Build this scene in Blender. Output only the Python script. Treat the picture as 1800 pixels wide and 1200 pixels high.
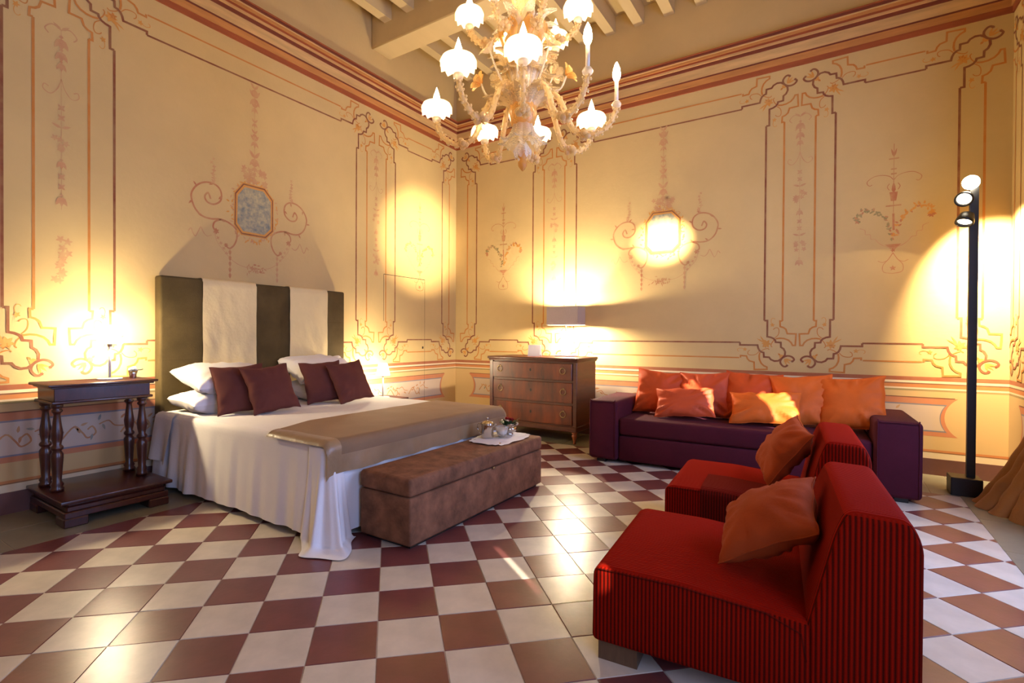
import bpy, bmesh, math, random
from mathutils import Vector, Matrix, noise
random.seed(7)
for _o in list(bpy.data.objects): bpy.data.objects.remove(_o)
C = bpy.context.scene.collection
SC = bpy.context.scene
PI = math.pi
# ------------------------------------------------------------------ camera
cam_d = bpy.data.cameras.new('camera'); cam = bpy.data.objects.new('camera', cam_d); C.objects.link(cam)
YAW, PITCH, ROLL = math.radians(33.92), math.radians(-0.466), math.radians(0.30)
_f = Vector((-math.sin(YAW)*math.cos(PITCH), math.cos(YAW)*math.cos(PITCH), math.sin(PITCH)))
_r = Vector((math.cos(YAW), math.sin(YAW), 0)); _u = _r.cross(_f)
_r2 = _r*math.cos(ROLL)+_u*math.sin(ROLL); _u2 = -_r*math.sin(ROLL)+_u*math.cos(ROLL)
_m = Matrix((_r2, _u2, -_f)).transposed().to_4x4(); _m.translation = (0, 0, 1.18)
cam.matrix_world = _m
cam_d.sensor_fit = 'HORIZONTAL'; cam_d.sensor_width = 36.0; cam_d.lens = 901.2/1800*36
cam_d.shift_x = 44.5/1800; cam_d.shift_y = -1.4/1800; cam_d.clip_start = 0.05
SC.camera = cam
# ------------------------------------------------------------------ world, sun, daylight lamps for assumed windows, exposure
W = bpy.data.worlds.new('sky'); SC.world = W; W.use_nodes = True
_bg = W.node_tree.nodes['Background']; _bg.inputs[0].default_value = (0.45, 0.62, 1.0, 1); _bg.inputs[1].default_value = 1.2
def light(name, kind, loc, energy, color, **kw):
    d = bpy.data.lights.new(name, kind); d.energy = energy; d.color = color
    for k, v in kw.items(): setattr(d, k, v)
    o = bpy.data.objects.new(name, d); C.objects.link(o); o.location = loc
    return o
def aim(o, d): o.rotation_euler = Vector(d).to_track_quat('-Z', 'Y').to_euler()
SUN_DIR = Vector((-0.81, 0.59, -0.70)).normalized()
sun = light('sun', 'SUN', (6, -3, 6), 34.0, (1.0, 0.93, 0.82), angle=math.radians(0.53)); aim(sun, SUN_DIR)
ASSUMED_WIN = [(2.75, 4.15), (-0.55, 0.95)]  # windows assumed out of view in the right wall, to let daylight in
for _i, (_a, _b) in enumerate(ASSUMED_WIN):
    _l = light('window_daylight', 'AREA', (1.30, (_a+_b)/2, 1.75), [170, 120][_i], (0.34, 0.50, 1.0), shape='RECTANGLE', size=2.6, size_y=_b-_a-0.1)  # area lamps added in the assumed windows stand in for daylight
    _l.rotation_euler = (0, PI/2, 0)
WARM = (1.0, 0.66, 0.33)
vs = SC.view_settings; vs.view_transform = 'Standard'; vs.look = 'None'; vs.exposure = -0.62; vs.gamma = 1.0; vs.use_curve_mapping = False
SC.cycles.use_denoising = True
try: SC.cycles.sample_clamp_indirect = 4.0; SC.cycles.max_bounces = 8; SC.cycles.transparent_max_bounces = 24; SC.cycles.caustics_reflective = False; SC.cycles.caustics_refractive = False
except Exception: pass
# ------------------------------------------------------------------ materials
def lin(r, g, b):
    f = lambda c: (c/255/12.92) if c/255 <= 0.04045 else ((c/255+0.055)/1.055)**2.4
    return (f(r), f(g), f(b), 1)
MATS = {}
def mat(name, col, rough=0.6, var=0.12, scale=6.0, bump=0.0, bscale=60.0, metal=0.0, sheen=0.0, sheen_tint=None, spec=0.5, stretch=(1, 1, 1), emit=None, coat=0.0, col2=None, fac=None, rotz=0.0):
    """principled material with object-space noise mottling and fine bump"""
    if name in MATS: return MATS[name]
    m = bpy.data.materials.new(name); m.use_nodes = True; nt = m.node_tree; N = nt.nodes; L = nt.links
    p = N['Principled BSDF']; p.inputs['Roughness'].default_value = rough; p.inputs['Metallic'].default_value = metal
    p.inputs['Specular IOR Level'].default_value = spec
    if coat: p.inputs['Coat Weight'].default_value = coat; p.inputs['Coat Roughness'].default_value = 0.12
    if sheen:
        p.inputs['Sheen Weight'].default_value = sheen; p.inputs['Sheen Roughness'].default_value = 0.35
        p.inputs['Sheen Tint'].default_value = sheen_tint or (1, 1, 1, 1)
    tc = N.new('ShaderNodeTexCoord'); mp = N.new('ShaderNodeMapping'); mp.inputs['Scale'].default_value = stretch; mp.inputs['Rotation'].default_value = (0, 0, rotz)
    L.new(tc.outputs['Object'], mp.inputs['Vector'])
    nz = N.new('ShaderNodeTexNoise'); nz.inputs['Scale'].default_value = scale; nz.inputs['Detail'].default_value = 6; nz.inputs['Roughness'].default_value = 0.6
    L.new(mp.outputs[0], nz.inputs['Vector'])
    cr = N.new('ShaderNodeValToRGB'); cr.color_ramp.elements[0].position = 0.3; cr.color_ramp.elements[1].position = 0.7
    c = Vector(col[:3]); a = c*(1-var); b = c*(1+var) if col2 is None else Vector(col2[:3])
    cr.color_ramp.elements[0].color = (*a, 1); cr.color_ramp.elements[1].color = (*[min(1, x) for x in b], 1)
    L.new(nz.outputs['Fac'], cr.inputs[0]); L.new(cr.outputs[0], p.inputs['Base Color'])
    if bump:
        n2 = N.new('ShaderNodeTexNoise'); n2.inputs['Scale'].default_value = bscale; n2.inputs['Detail'].default_value = 4
        L.new(mp.outputs[0], n2.inputs['Vector'])
        bp = N.new('ShaderNodeBump'); bp.inputs['Strength'].default_value = bump; bp.inputs['Distance'].default_value = 0.01
        L.new(n2.outputs['Fac'], bp.inputs['Height']); L.new(bp.outputs[0], p.inputs['Normal'])
    if emit: p.inputs['Emission Color'].default_value = (*emit[0], 1); p.inputs['Emission Strength'].default_value = emit[1]
    MATS[name] = m; return m
def emission(name, col, s):
    m = bpy.data.materials.new(name); m.use_nodes = True; nt = m.node_tree; nt.nodes.remove(nt.nodes['Principled BSDF'])
    e = nt.nodes.new('ShaderNodeEmission'); e.inputs[0].default_value = (*col, 1); e.inputs[1].default_value = s
    nt.links.new(e.outputs[0], nt.nodes['Material Output'].inputs[0]); return m
def glassy(name, col, transp, rough=0.12, trans_col=None, transl=0.5, rim=0.0):
    """blown glass: see-through where it faces you, denser and glossier at its rims"""
    m = bpy.data.materials.new(name); m.use_nodes = True; nt = m.node_tree; N = nt.nodes; L = nt.links
    p = N['Principled BSDF']; p.inputs['Base Color'].default_value = (*col, 1); p.inputs['Roughness'].default_value = rough; p.inputs['Coat Weight'].default_value = 0.8; p.inputs['Coat Roughness'].default_value = 0.05
    tl = N.new('ShaderNodeBsdfTranslucent'); tl.inputs[0].default_value = (*col, 1)
    t = N.new('ShaderNodeBsdfTransparent'); t.inputs[0].default_value = (*(trans_col or (1, 1, 1)), 1)
    nz = N.new('ShaderNodeTexNoise'); nz.inputs['Scale'].default_value = 70
    tc = N.new('ShaderNodeTexCoord'); L.new(tc.outputs['Object'], nz.inputs['Vector'])
    bp = N.new('ShaderNodeBump'); bp.inputs['Strength'].default_value = 0.6; bp.inputs['Distance'].default_value = 0.01; L.new(nz.outputs['Fac'], bp.inputs['Height']); L.new(bp.outputs[0], p.inputs['Normal'])
    m1 = N.new('ShaderNodeMixShader'); m1.inputs[0].default_value = transl; L.new(p.outputs[0], m1.inputs[1]); L.new(tl.outputs[0], m1.inputs[2])
    m2 = N.new('ShaderNodeMixShader'); m2.inputs[0].default_value = transp; L.new(m1.outputs[0], m2.inputs[1]); L.new(t.outputs[0], m2.inputs[2])
    if rim:
        fr = N.new('ShaderNodeFresnel'); fr.inputs['IOR'].default_value = 1.45; L.new(bp.outputs[0], fr.inputs['Normal'])
        mr = N.new('ShaderNodeMapRange'); mr.inputs['To Min'].default_value = transp; mr.inputs['To Max'].default_value = max(0.0, transp-rim); mr.inputs['From Min'].default_value = 0.03; mr.inputs['From Max'].default_value = 0.35; L.new(fr.outputs[0], mr.inputs[0]); L.new(mr.outputs[0], m2.inputs[0])
    L.new(m2.outputs[0], N['Material Output'].inputs[0]); return m
# ------------------------------------------------------------------ mesh helpers
class MB:
    def __init__(s): s.v = []; s.f = []; s.mi = []; s.sm = []
    def add(s, vs_, fs, mi=0, smooth=False, M=None):
        o = len(s.v)
        for v in vs_: s.v.append(tuple(M @ Vector(v)) if M is not None else tuple(v))
        for f in fs: s.f.append([i+o for i in f]); s.mi.append(mi); s.sm.append(smooth)
        return s
    def box(s, x0, x1, y0, y1, z0, z1, mi=0, M=None):
        v = [(x, y, z) for z in (z0, z1) for y in (y0, y1) for x in (x0, x1)]
        return s.add(v, [(0, 2, 3, 1), (4, 5, 7, 6), (0, 1, 5, 4), (2, 6, 7, 3), (0, 4, 6, 2), (1, 3, 7, 5)], mi, False, M)
    def lathe(s, prof, seg=20, cx=0, cy=0, M=None, mi=0, wob=None, cap=True):
        v = []; f = []
        for k, (r, z) in enumerate(prof):
            for i in range(seg):
                a = 2*PI*i/seg; rr, zz = (r, z) if wob is None else wob(k, a, r, z)
                v.append((cx+rr*math.cos(a), cy+rr*math.sin(a), zz))
        n = len(prof)
        for k in range(n-1):
            for i in range(seg):
                j = (i+1) % seg; f.append((k*seg+i, k*seg+j, (k+1)*seg+j, (k+1)*seg+i))
        if cap:
            if prof[0][0] > 1e-4: f.append(tuple(reversed(range(seg))))
            if prof[-1][0] > 1e-4: f.append(tuple(range((n-1)*seg, n*seg)))
        return s.add(v, f, mi, True, M)
    def tube(s, pts, rad, seg=8, mi=0, M=None, closed=False):
        pts = [Vector(p) for p in pts]; n = len(pts); v = []; f = []
        up = Vector((0, 0, 1))
        prev = None
        for k, p in enumerate(pts):
            if closed: t = pts[(k+1) % n]-pts[k-1]
            else: t = pts[min(k+1, n-1)]-pts[max(k-1, 0)]
            t = t.normalized() if t.length > 1e-9 else up
            a = prev if prev is not None else (up if abs(t.z) < 0.9 else Vector((1, 0, 0)))
            u = (a-t*a.dot(t)); u = u.normalized() if u.length > 1e-6 else t.orthogonal().normalized(); prev = u
            w = t.cross(u); r = rad[k] if hasattr(rad, '__len__') else rad
            for i in range(seg):
                an = 2*PI*i/seg; v.append(p+u*(r*math.cos(an))+w*(r*math.sin(an)))
        for k in range(n if closed else n-1):
            k2 = (k+1) % n
            for i in range(seg):
                j = (i+1) % seg; f.append((k*seg+i, k*seg+j, k2*seg+j, k2*seg+i))
        if not closed: f.append(tuple(reversed(range(seg)))); f.append(tuple(range((n-1)*seg, n*seg)))
        return s.add(v, f, mi, True, M)
    def sphere(s, c, r, seg=10, rings=6, mi=0, M=None, sx=1, sy=1, sz=1):
        prof = [(max(1e-5, r*math.sin(PI*k/rings)), -r*math.cos(PI*k/rings)) for k in range(rings+1)]
        v = []; f = []
        for (rr, z) in prof:
            for i in range(seg): a = 2*PI*i/seg; v.append((c[0]+sx*rr*math.cos(a), c[1]+sy*rr*math.sin(a), c[2]+sz*z))
        for k in range(rings):
            for i in range(seg): j = (i+1) % seg; f.append((k*seg+i, k*seg+j, (k+1)*seg+j, (k+1)*seg+i))
        return s.add(v, f, mi, True, M)
    def rbox(s, x0, x1, y0, y1, z0, z1, b=0.02, seg=3, mi=0, M=None, sub=0, fn=None):
        bm = bmesh.new(); bmesh.ops.create_cube(bm, size=1.0)
        for v in bm.verts: v.co = Vector(((x0+x1)/2+v.co.x*(x1-x0), (y0+y1)/2+v.co.y*(y1-y0), (z0+z1)/2+v.co.z*(z1-z0)))
        if b: bmesh.ops.bevel(bm, geom=list(bm.edges)+list(bm.verts), offset=b, segments=seg, profile=0.5, affect='EDGES')
        if sub: bmesh.ops.subdivide_edges(bm, edges=[e for e in bm.edges if e.calc_length() > 2*b], cuts=sub, use_grid_fill=True)
        if fn:
            for v in bm.verts: v.co = fn(v.co.copy())
        bm.verts.index_update()
        vv = [v.co.copy() for v in bm.verts]; ff = [[v.index for v in f.verts] for f in bm.faces]; bm.free()
        return s.add(vv, ff, mi, True, M)
    def grid(s, fn, nu, nv, mi=0, M=None, flip=False, smooth=True):
        v = [fn(i/nu, j/nv) for j in range(nv+1) for i in range(nu+1)]; f = []
        for j in range(nv):
            for i in range(nu):
                a = j*(nu+1)+i; q = (a, a+1, a+nu+2, a+nu+1); f.append(q[::-1] if flip else q)
        return s.add(v, f, mi, smooth, M)
    def prism(s, poly, z0, z1, mi=0, M=None):
        n = len(poly); v = [(x, y, z0) for x, y in poly]+[(x, y, z1) for x, y in poly]
        return s.add(v, [tuple(reversed(range(n))), tuple(range(n, 2*n))]+[(i, (i+1) % n, n+(i+1) % n, n+i) for i in range(n)], mi, False, M)
    def mesh(s, name, mats):
        me = bpy.data.meshes.new(name); me.from_pydata(s.v, [], s.f); me.update()
        for m in (mats if isinstance(mats, (list, tuple)) else [mats]): me.materials.append(m)
        me.polygons.foreach_set('material_index', s.mi); me.polygons.foreach_set('use_smooth', s.sm)
        return me
    def build(s, name, mats, parent=None, loc=None, rz=0, sharp=None):
        me = s.mesh(name, mats)
        if sharp and hasattr(me, 'set_sharp_from_angle'): me.set_sharp_from_angle(angle=math.radians(sharp))
        o = bpy.data.objects.new(name, me); C.objects.link(o)
        if parent is not None: o.parent = parent
        if loc is not None: o.location = loc
        o.rotation_euler.z = rz
        return o
def tag(o, label, cat, group=None):
    o['label'] = label; o['category'] = cat
    if group: o['group'] = group
    return o
def thing(name, label, cat, loc=(0, 0, 0), rz=0, group=None):
    o = bpy.data.objects.new(name, None); C.objects.link(o); o.empty_display_size = 0.05
    o.location = loc; o.rotation_euler = (0, 0, rz); return tag(o, label, cat, group)
def struct(o): o['kind'] = 'structure'; return o
def copy_tree(o, parent=None):
    c = o.copy(); C.objects.link(c)
    if parent is not None: c.parent = parent
    for ch in list(o.children): copy_tree(ch, c)
    return c
def smooth_path(pts, n=4, closed=False):
    """catmull-rom through points"""
    P = [Vector(p) for p in pts]; out = []; m = len(P)
    rng = range(m) if closed else range(m-1)
    for i in rng:
        p0, p1, p2, p3 = (P[(i-1) % m], P[i], P[(i+1) % m], P[(i+2) % m]) if closed else (P[max(i-1, 0)], P[i], P[i+1], P[min(i+2, m-1)])
        for k in range(n):
            t = k/n; out.append(0.5*((2*p1)+(p2-p0)*t+(2*p0-5*p1+4*p2-p3)*t*t+(3*p1-p0-3*p2+p3)*t**3))
    if not closed: out.append(P[-1])
    return out
# ------------------------------------------------------------------ room shell
XL, XR, YB, YF, ZC = -4.48, 1.21, 5.86, -1.6, 4.95
WALL = lin(206, 178, 120)
m_wall = mat('aged_plaster', WALL, 0.85, 0.10, 1.6, 0.15, 25, col2=tuple(x*1.03 for x in WALL[:3]))
m_ceil = mat('limewashed_timber', lin(206, 182, 132), 0.8, 0.06, 3, 0.1, 30, stretch=(1, 0.2, 1))
def wall(name, *b):
    return struct(MB().box(*b).build(name, m_wall))
w_left = wall('wall_left', XL-0.3, XL, YF-0.3, YB+0.3, -0.05, ZC)
w_back = wall('wall_back', XL, XR, YB, YB+0.3, -0.05, ZC)
w_front = wall('wall_front', XL, XR, YF-0.3, YF, -0.05, ZC)
_b = MB(); ZW0, ZW1 = 0.35, 3.25
_ys = [YF-0.3, ASSUMED_WIN[1][0], ASSUMED_WIN[1][1], ASSUMED_WIN[0][0], ASSUMED_WIN[0][1], YB+0.3]
for k in (0, 2, 4): _b.box(XR, XR+0.4, _ys[k], _ys[k+1], -0.05, ZC)
for (a, b) in ASSUMED_WIN: _b.box(XR, XR+0.4, a, b, -0.05, ZW0).box(XR, XR+0.4, a, b, ZW1, ZC)
w_right = struct(_b.build('wall_right', m_wall))
m_sunmask = mat('shutter_green_grey', lin(120, 118, 105), 0.6, 0.1, 8)
m_frame = mat('window_white_paint', lin(225, 220, 205), 0.5, 0.05, 8)
for i, (a, b) in enumerate(ASSUMED_WIN):
    fr = MB(); x0, x1 = XR+0.20, XR+0.26
    fr.box(x0, x1, a, a+0.06, ZW0, ZW1).box(x0, x1, b-0.06, b, ZW0, ZW1).box(x0, x1, a+0.06, b-0.06, ZW0, ZW0+0.06).box(x0, x1, a+0.06, b-0.06, ZW1-0.06, ZW1)
    wn = struct(fr.build('window_%d' % (i+1), m_frame))  # frame of an assumed, unseen window
    # unseen boards added to block the sun, with openings shaped for its slivers
    holes = [(3.15, 3.25, 2.62, 3.12), (3.44, 3.66, 2.10, 2.52), (3.92, 4.02, 1.45, 1.80)] if i == 0 else [(0.11, 0.15, 2.20, 2.72)]
    y = a
    for (h0, h1, z0, z1) in holes:
        MB().box(XR+0.36, XR+0.39, y, h0, ZW0, ZW1).build('shutter', m_sunmask, wn)
        MB().box(XR+0.36, XR+0.39, h0, h1, ZW0, z0).build('shutter', m_sunmask, wn); MB().box(XR+0.36, XR+0.39, h0, h1, z1, ZW1).build('shutter', m_sunmask, wn)
        y = h1
    MB().box(XR+0.36, XR+0.39, y, b, ZW0, ZW1).build('shutter', m_sunmask, wn)
# ceiling boards, joists, beams
ceil = struct(MB().box(XL, XR, YF, YB, ZC, ZC+0.1).build('ceiling', m_ceil))
jm = None
x = XL+0.27
while x < XR:
    for (ya, yb) in ((4.52, YB), (1.62, 4.22), (YF, 1.32)):
        MB().box(x-0.055, x+0.055, ya, yb, 4.75, ZC).build('joist', m_ceil, ceil)
    x += 0.336
for y0 in (4.22, 1.32): MB().rbox(XL, XR, y0, y0+0.30, 4.52, ZC, 0.012, 1).build('beam', m_ceil, ceil, sharp=40)
# painted cornice: stepped moulding, each fillet its own colour
m_c = {k: mat('cornice_'+k, v, 0.7, 0.18, 5, 0.1, 40, stretch=(0.5, 0.5, 4)) for k, v in dict(rust=lin(150, 78, 42), ochre=lin(190, 132, 72), cream=lin(206, 170, 114), dark=lin(112, 52, 34), tan=lin(200, 158, 104)).items()}
CORN = [(3.835, 3.885, 0.012, 'rust'), (3.885, 3.945, 0.020, 'ochre'), (3.945, 3.957, 0.028, 'dark'), (3.957, 4.055, 0.026, 'cream'), (4.055, 4.085, 0.040, 'dark'), (4.085, 4.105, 0.055, 'tan'), (4.105, 4.125, 0.060, 'rust'), (4.125, 4.150, 0.070, 'ochre'), (4.150, 4.160, 0.078, 'cream'), (4.160, 4.185, 0.085, 'dark'), (4.185, 4.196, 0.092, 'rust')]
ck = list(m_c)
def cornice(name, side):
    b = MB()
    for (z0, z1, p, c) in CORN:
        if side == 'L': b.box(XL, XL+p, YF, YB, z0, z1, ck.index(c))
        elif side == 'B': b.box(XL, XR, YB-p, YB, z0, z1, ck.index(c))
        else: b.box(XR-p, XR, YF, YB, z0, z1, ck.index(c))
    return struct(b.build(name, [m_c[k] for k in ck]))
cornice('trim_1', 'L'); cornice('trim_2', 'B'); cornice('trim_3', 'R')
m_base = mat('baseboard_plum_paint', lin(104, 66, 58), 0.6, 0.15, 5)
struct(MB().box(XL, XL+0.012, YF, YB, 0, 0.14).build('baseboard_left', m_base))
struct(MB().box(XL, XR, YB-0.012, YB, 0, 0.14).build('baseboard_back', m_base))
struct(MB().box(XR-0.012, XR, YF, YB, 0, 0.14).build('baseboard_right', m_base))
# ------------------------------------------------------------------ floor
m_grout = mat('pale_grout', lin(196, 178, 156), 0.8, 0.1, 20)
m_dark = mat('oxblood_cement_tile', lin(112, 62, 60), 0.30, 0.20, 5, 0.05, 40, spec=0.45)
m_light = mat('cream_cement_tile', lin(206, 193, 172), 0.30, 0.14, 5, 0.05, 40, spec=0.45)
m_slab = mat('grey_green_stone_slab', lin(132, 126, 104), 0.38, 0.14, 4, 0.08, 30)
floor = struct(MB().box(XL, XR, YF, YB, -0.06, -0.003).build('floor', m_grout))
S = 0.25053; TR = PI/4-0.00831; OX, OY = -2.07646, 2.04296
E1 = Vector((math.cos(TR), math.sin(TR))); E2 = Vector((-math.sin(TR), math.cos(TR)))
FX0, FX1, FY0, FY1 = -3.70, 0.81, YF+0.5, 5.15
def clip(poly):
    for ax, lim, sg in ((0, FX0, 1), (0, FX1, -1), (1, FY0, 1), (1, FY1, -1)):
        out = []
        for i in range(len(poly)):
            p, q = poly[i-1], poly[i]; dp, dq = sg*(p[ax]-lim), sg*(q[ax]-lim)
            if (dp >= 0) != (dq >= 0): t = dp/(dp-dq); out.append(p.lerp(q, t))
            if dq >= 0: out.append(q)
        poly = out
        if not poly: break
    return poly
cands = []
for a in range(-40, 40):
    for j in range(-40, 40):
        g = 0.0018
        O = Vector((OX, OY)); pts = [O+E1*(S*u)-E2*(S*v) for u, v in ((a+g/S, j+g/S), (a+g/S, j+1-g/S), (a+1-g/S, j+1-g/S), (a+1-g/S, j+g/S))]
        pl = clip(pts)
        if len(pl) < 3: continue
        ar = abs(sum(pl[i-1].x*pl[i].y-pl[i].x*pl[i-1].y for i in range(len(pl))))/2
        if ar < 2e-4: continue
        c = sum(pl, Vector((0, 0)))/len(pl); d = Vector((-0.558, 0.83)).dot(c); lat = Vector((0.83, 0.558)).dot(c)
        vis = d > 1.35 and -1.12*d-0.15 < lat-0.05*d*0 < 1.12*d+0.15
        cands.append((ar/(d*d) if vis else 0, a, j, pl, c, ar))
cands.sort(key=lambda t: -t[0])
def tile_mesh(pl, c, m):
    n = len(pl); q = [p-c for p in pl]; b = MB()
    ins = [p*(1-0.0016/max(p.length, 0.02)) for p in q]
    v = [(p.x, p.y, -0.012) for p in q]+[(p.x, p.y, -0.0012) for p in q]+[(p.x, p.y, 0) for p in ins]
    area = sum(q[i-1].x*q[i].y-q[i].x*q[i-1].y for i in range(n))
    f = [(i, (i+1) % n, n+(i+1) % n, n+i) for i in range(n)]+[(n+i, n+(i+1) % n, 2*n+(i+1) % n, 2*n+i) for i in range(n)]+[tuple(range(2*n, 3*n))]
    if area < 0: f = [x[::-1] for x in f]
    return b.add(v, f).mesh('tile', m)
full = {}; rest = [MB(), MB()]
for k, (w, a, j, pl, c, ar) in enumerate(cands):
    dk = (a+j) % 2 == 0; m = m_dark if dk else m_light
    if w > 0 and k < 300:
        if len(pl) == 4 and abs(ar-(S-0.0036)**2) < 1e-5:
            if dk not in full: full[dk] = tile_mesh(pl, c, m)
            me = full[dk]
        else: me = tile_mesh(pl, c, m)
        o = bpy.data.objects.new('tile', me); C.objects.link(o); o.parent = floor
        o.location = (c.x, c.y, random.uniform(-0.0006, 0.0006)); o.rotation_euler = (random.gauss(0, 0.0012), random.gauss(0, 0.0012), 0)
    else:
        me = [(p.x, p.y, 0) for p in pl]
        if sum(pl[i-1].x*pl[i].y-pl[i].x*pl[i-1].y for i in range(len(pl))) < 0: me = me[::-1]
        rest[0 if dk else 1].add(me, [tuple(range(len(me)))])
for b, m in zip(rest, (m_dark, m_light)): o = b.build('tile_field', m, floor); o['kind'] = 'stuff'
def slab(x0, x1, y0, y1):
    g = 0.0018; MB().rbox(x0+g, x1-g, y0+g, y1-g, -0.03, 0.0, 0.0015, 1).build('border_slab', m_slab, floor, sharp=40)
y = YF
while y < YB-0.01:
    y2 = min(y+0.62, YB); xm = (XL+FX0)/2
    slab(XL, xm, y, y2); slab(xm, FX0, y, y2)
    if y2 <= YB: slab(FX1, XR, y, y2)
    y += 0.62
x = FX0
while x < FX1-0.01:
    x2 = min(x+0.62, FX1); slab(x, x2, FY1, YB); slab(x, x2, YF, FY0); x += 0.62
# ------------------------------------------------------------------ fresco painting on the walls
def paint(name, col, fade=0.45, scale=9):
    m = mat(name, col, 0.85, 0.0, scale, col2=tuple(c*(1-fade)+w*fade for c, w in zip(col[:3], WALL[:3]))); return m
m_brown = paint('fresco_brown', lin(122, 62, 38), 0.25); m_och = paint('fresco_ochre', lin(190, 118, 44), 0.25)
m_pink = paint('fresco_faded_rose', lin(190, 138, 98), 0.6, 14); m_red = paint('fresco_red', lin(178, 112, 74), 0.5, 12)
m_olive = paint('fresco_olive', lin(130, 122, 80), 0.5, 14); m_blue = paint('fresco_blue_grey', lin(120, 130, 132), 0.5, 16)
m_gold = paint('fresco_gold', lin(206, 142, 58), 0.3, 12)
class Fresco:
    """flat strokes on one wall; u runs along the wall, v up"""
    def __init__(s, side): s.side = side; s.layers = {}; s.n = 0
    def P(s, u, v, off):
        return (XL+off, u, v) if s.side == 'L' else ((u, YB-off, v) if s.side == 'B' else (XR-off, u, v))
    def mb(s, m): return s.layers.setdefault(m.name, (MB(), m))[0]
    def fill(s, poly, m, off=0.0012):
        if len(poly) == 6 and off < 0.0025: s.n += 1; off += 0.000012*(s.n % 40)
        s.mb(m).add([s.P(u, v, off) for u, v in poly], [tuple(range(len(poly)))])
    def stroke(s, pts, w, m, off=0.0016, taper=False):
        pts = [Vector(p[:2]) for p in pts]; n = len(pts); A = []; B = []
        for i in range(n):
            d1 = (pts[i]-pts[i-1]) if i else (pts[1]-pts[0]); d2 = (pts[i+1]-pts[i]) if i < n-1 else d1
            d1 = d1.normalized() if d1.length > 1e-9 else Vector((1, 0)); d2 = d2.normalized() if d2.length > 1e-9 else d1
            n1 = Vector((-d1.y, d1.x)); n2 = Vector((-d2.y, d2.x)); mm = n1+n2
            mm = mm/max(0.35, mm.dot(n1)) if mm.length > 1e-6 else n1
            k = (0.25+0.75*math.sin(PI*i/(n-1))) if taper else 1
            A.append(pts[i]+mm*(w*k/2)); B.append(pts[i]-mm*(w*k/2))
        v = [s.P(p.x, p.y, off) for p in A]+[s.P(p.x, p.y, off) for p in B]
        s.mb(m).add(v, [(i, i+1, n+i+1, n+i) for i in range(n-1)])
    def curve(s, pts, w, m, n=4, **k): s.stroke([(p.x, p.y) for p in smooth_path([(a, b, 0) for a, b in pts], n)], w, m, **k)
    def leaf(s, u, v, a, l, w, m, off=0.0020):
        d = Vector((math.cos(a), math.sin(a))); nn = Vector((-d.y, d.x)); o = Vector((u, v))
        q = [o, o+d*l*0.3+nn*w*0.5, o+d*l*0.65+nn*w*0.4, o+d*l, o+d*l*0.65-nn*w*0.4, o+d*l*0.3-nn*w*0.5]
        s.fill([(p.x, p.y) for p in q], m, off)
    def flower(s, u, v, r, m, n=5, rot=None):
        rot = random.uniform(0, 6) if rot is None else rot
        for i in range(n): s.leaf(u, v, rot+2*PI*i/n, r, r*0.55, m, 0.0018+0.00012*i)
    def build(s, parent):
        for k, (b, m) in s.layers.items():
            b.build('painted_'+k.replace('fresco_', '')+'_ornament', m, parent)
K = 0.00061
BR = [(0, -361), (45, -361), (45, -96), (95, -86), (135, -66), (160, -36), (167, -6), (240, -1), (243, 74), (280, 100), (303, 150), (298, 205), (264, 250)]
OC = [(260, -351), (225, -351), (230, -261), (275, -246), (310, -216), (330, -146), (452, -141), (443, 44), (405, 44), (385, -1), (345, -41), (285, -66), (225, -71), (165, -61)]
SCROLL = [(405, 300), (428, 270), (395, 228), (335, 214), (275, 239), (241, 284), (238, 334), (270, 379), (305, 389), (330, 372)]
THIN = [(150, -75), (195, -115), (212, -165), (210, -215), (190, -241), (152, -235), (132, -210)]
HOOK = [(110, -300), (98, -350), (112, -392), (138, -398), (155, -378)]
SPRAY = [(160, -60), (118, -5), (100, 50), (118, 76)]
def corner(F, u0, v0, su, sv, hm=True):
    """panel corner ornament; su,sv = outward signs along the wall and up the wall"""
    def T(p): return (u0+su*p[0]*K, v0+sv*p[1]*K)
    def Tm(p): return (u0+su*p[1]*K, v0+sv*p[0]*K)
    F.stroke([T(p) for p in BR], 0.017, m_brown, off=0.0022); F.stroke([Tm(p) for p in BR], 0.017, m_brown, off=0.0024)
    F.stroke([T(p) for p in OC], 0.015, m_och, off=0.0026); F.stroke([Tm(p) for p in OC], 0.015, m_och, off=0.0028)
    F.curve([T(p) for p in SCROLL], 0.017, m_brown, off=0.0023)
    F.flower(*T(SCROLL[0]), 0.014, m_brown, 6); F.flower(*T(SCROLL[-1]), 0.014, m_brown, 6)
    for f in (T, Tm):
        F.curve([f(p) for p in THIN], 0.007, m_och); F.curve([f(p) for p in HOOK], 0.005, m_gold)
        F.flower(*f((118, -286)), 0.022, m_gold, 5); F.curve([f(p) for p in SPRAY], 0.008, m_och)
    an = math.atan2(-sv, -su)
    F.flower(*T((35, 20)), 0.045, m_gold, 6); F.flower(*T((15, 45)), 0.03, m_och, 5)
    for d in (-0.25, 0.25): F.leaf(*T((10, 5)), an+d, 0.085, 0.014, m_gold)
    for d in (-0.6, 0, 0.6): F.leaf(*T((230, 205)), an+PI+d, 0.04, 0.018, m_gold); F.leaf(*T((290, 260)), an+PI+d*0.8, 0.075, 0.018, m_gold)
    F.leaf(*T((235, 210)), an, 0.03, 0.018, m_och)
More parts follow.
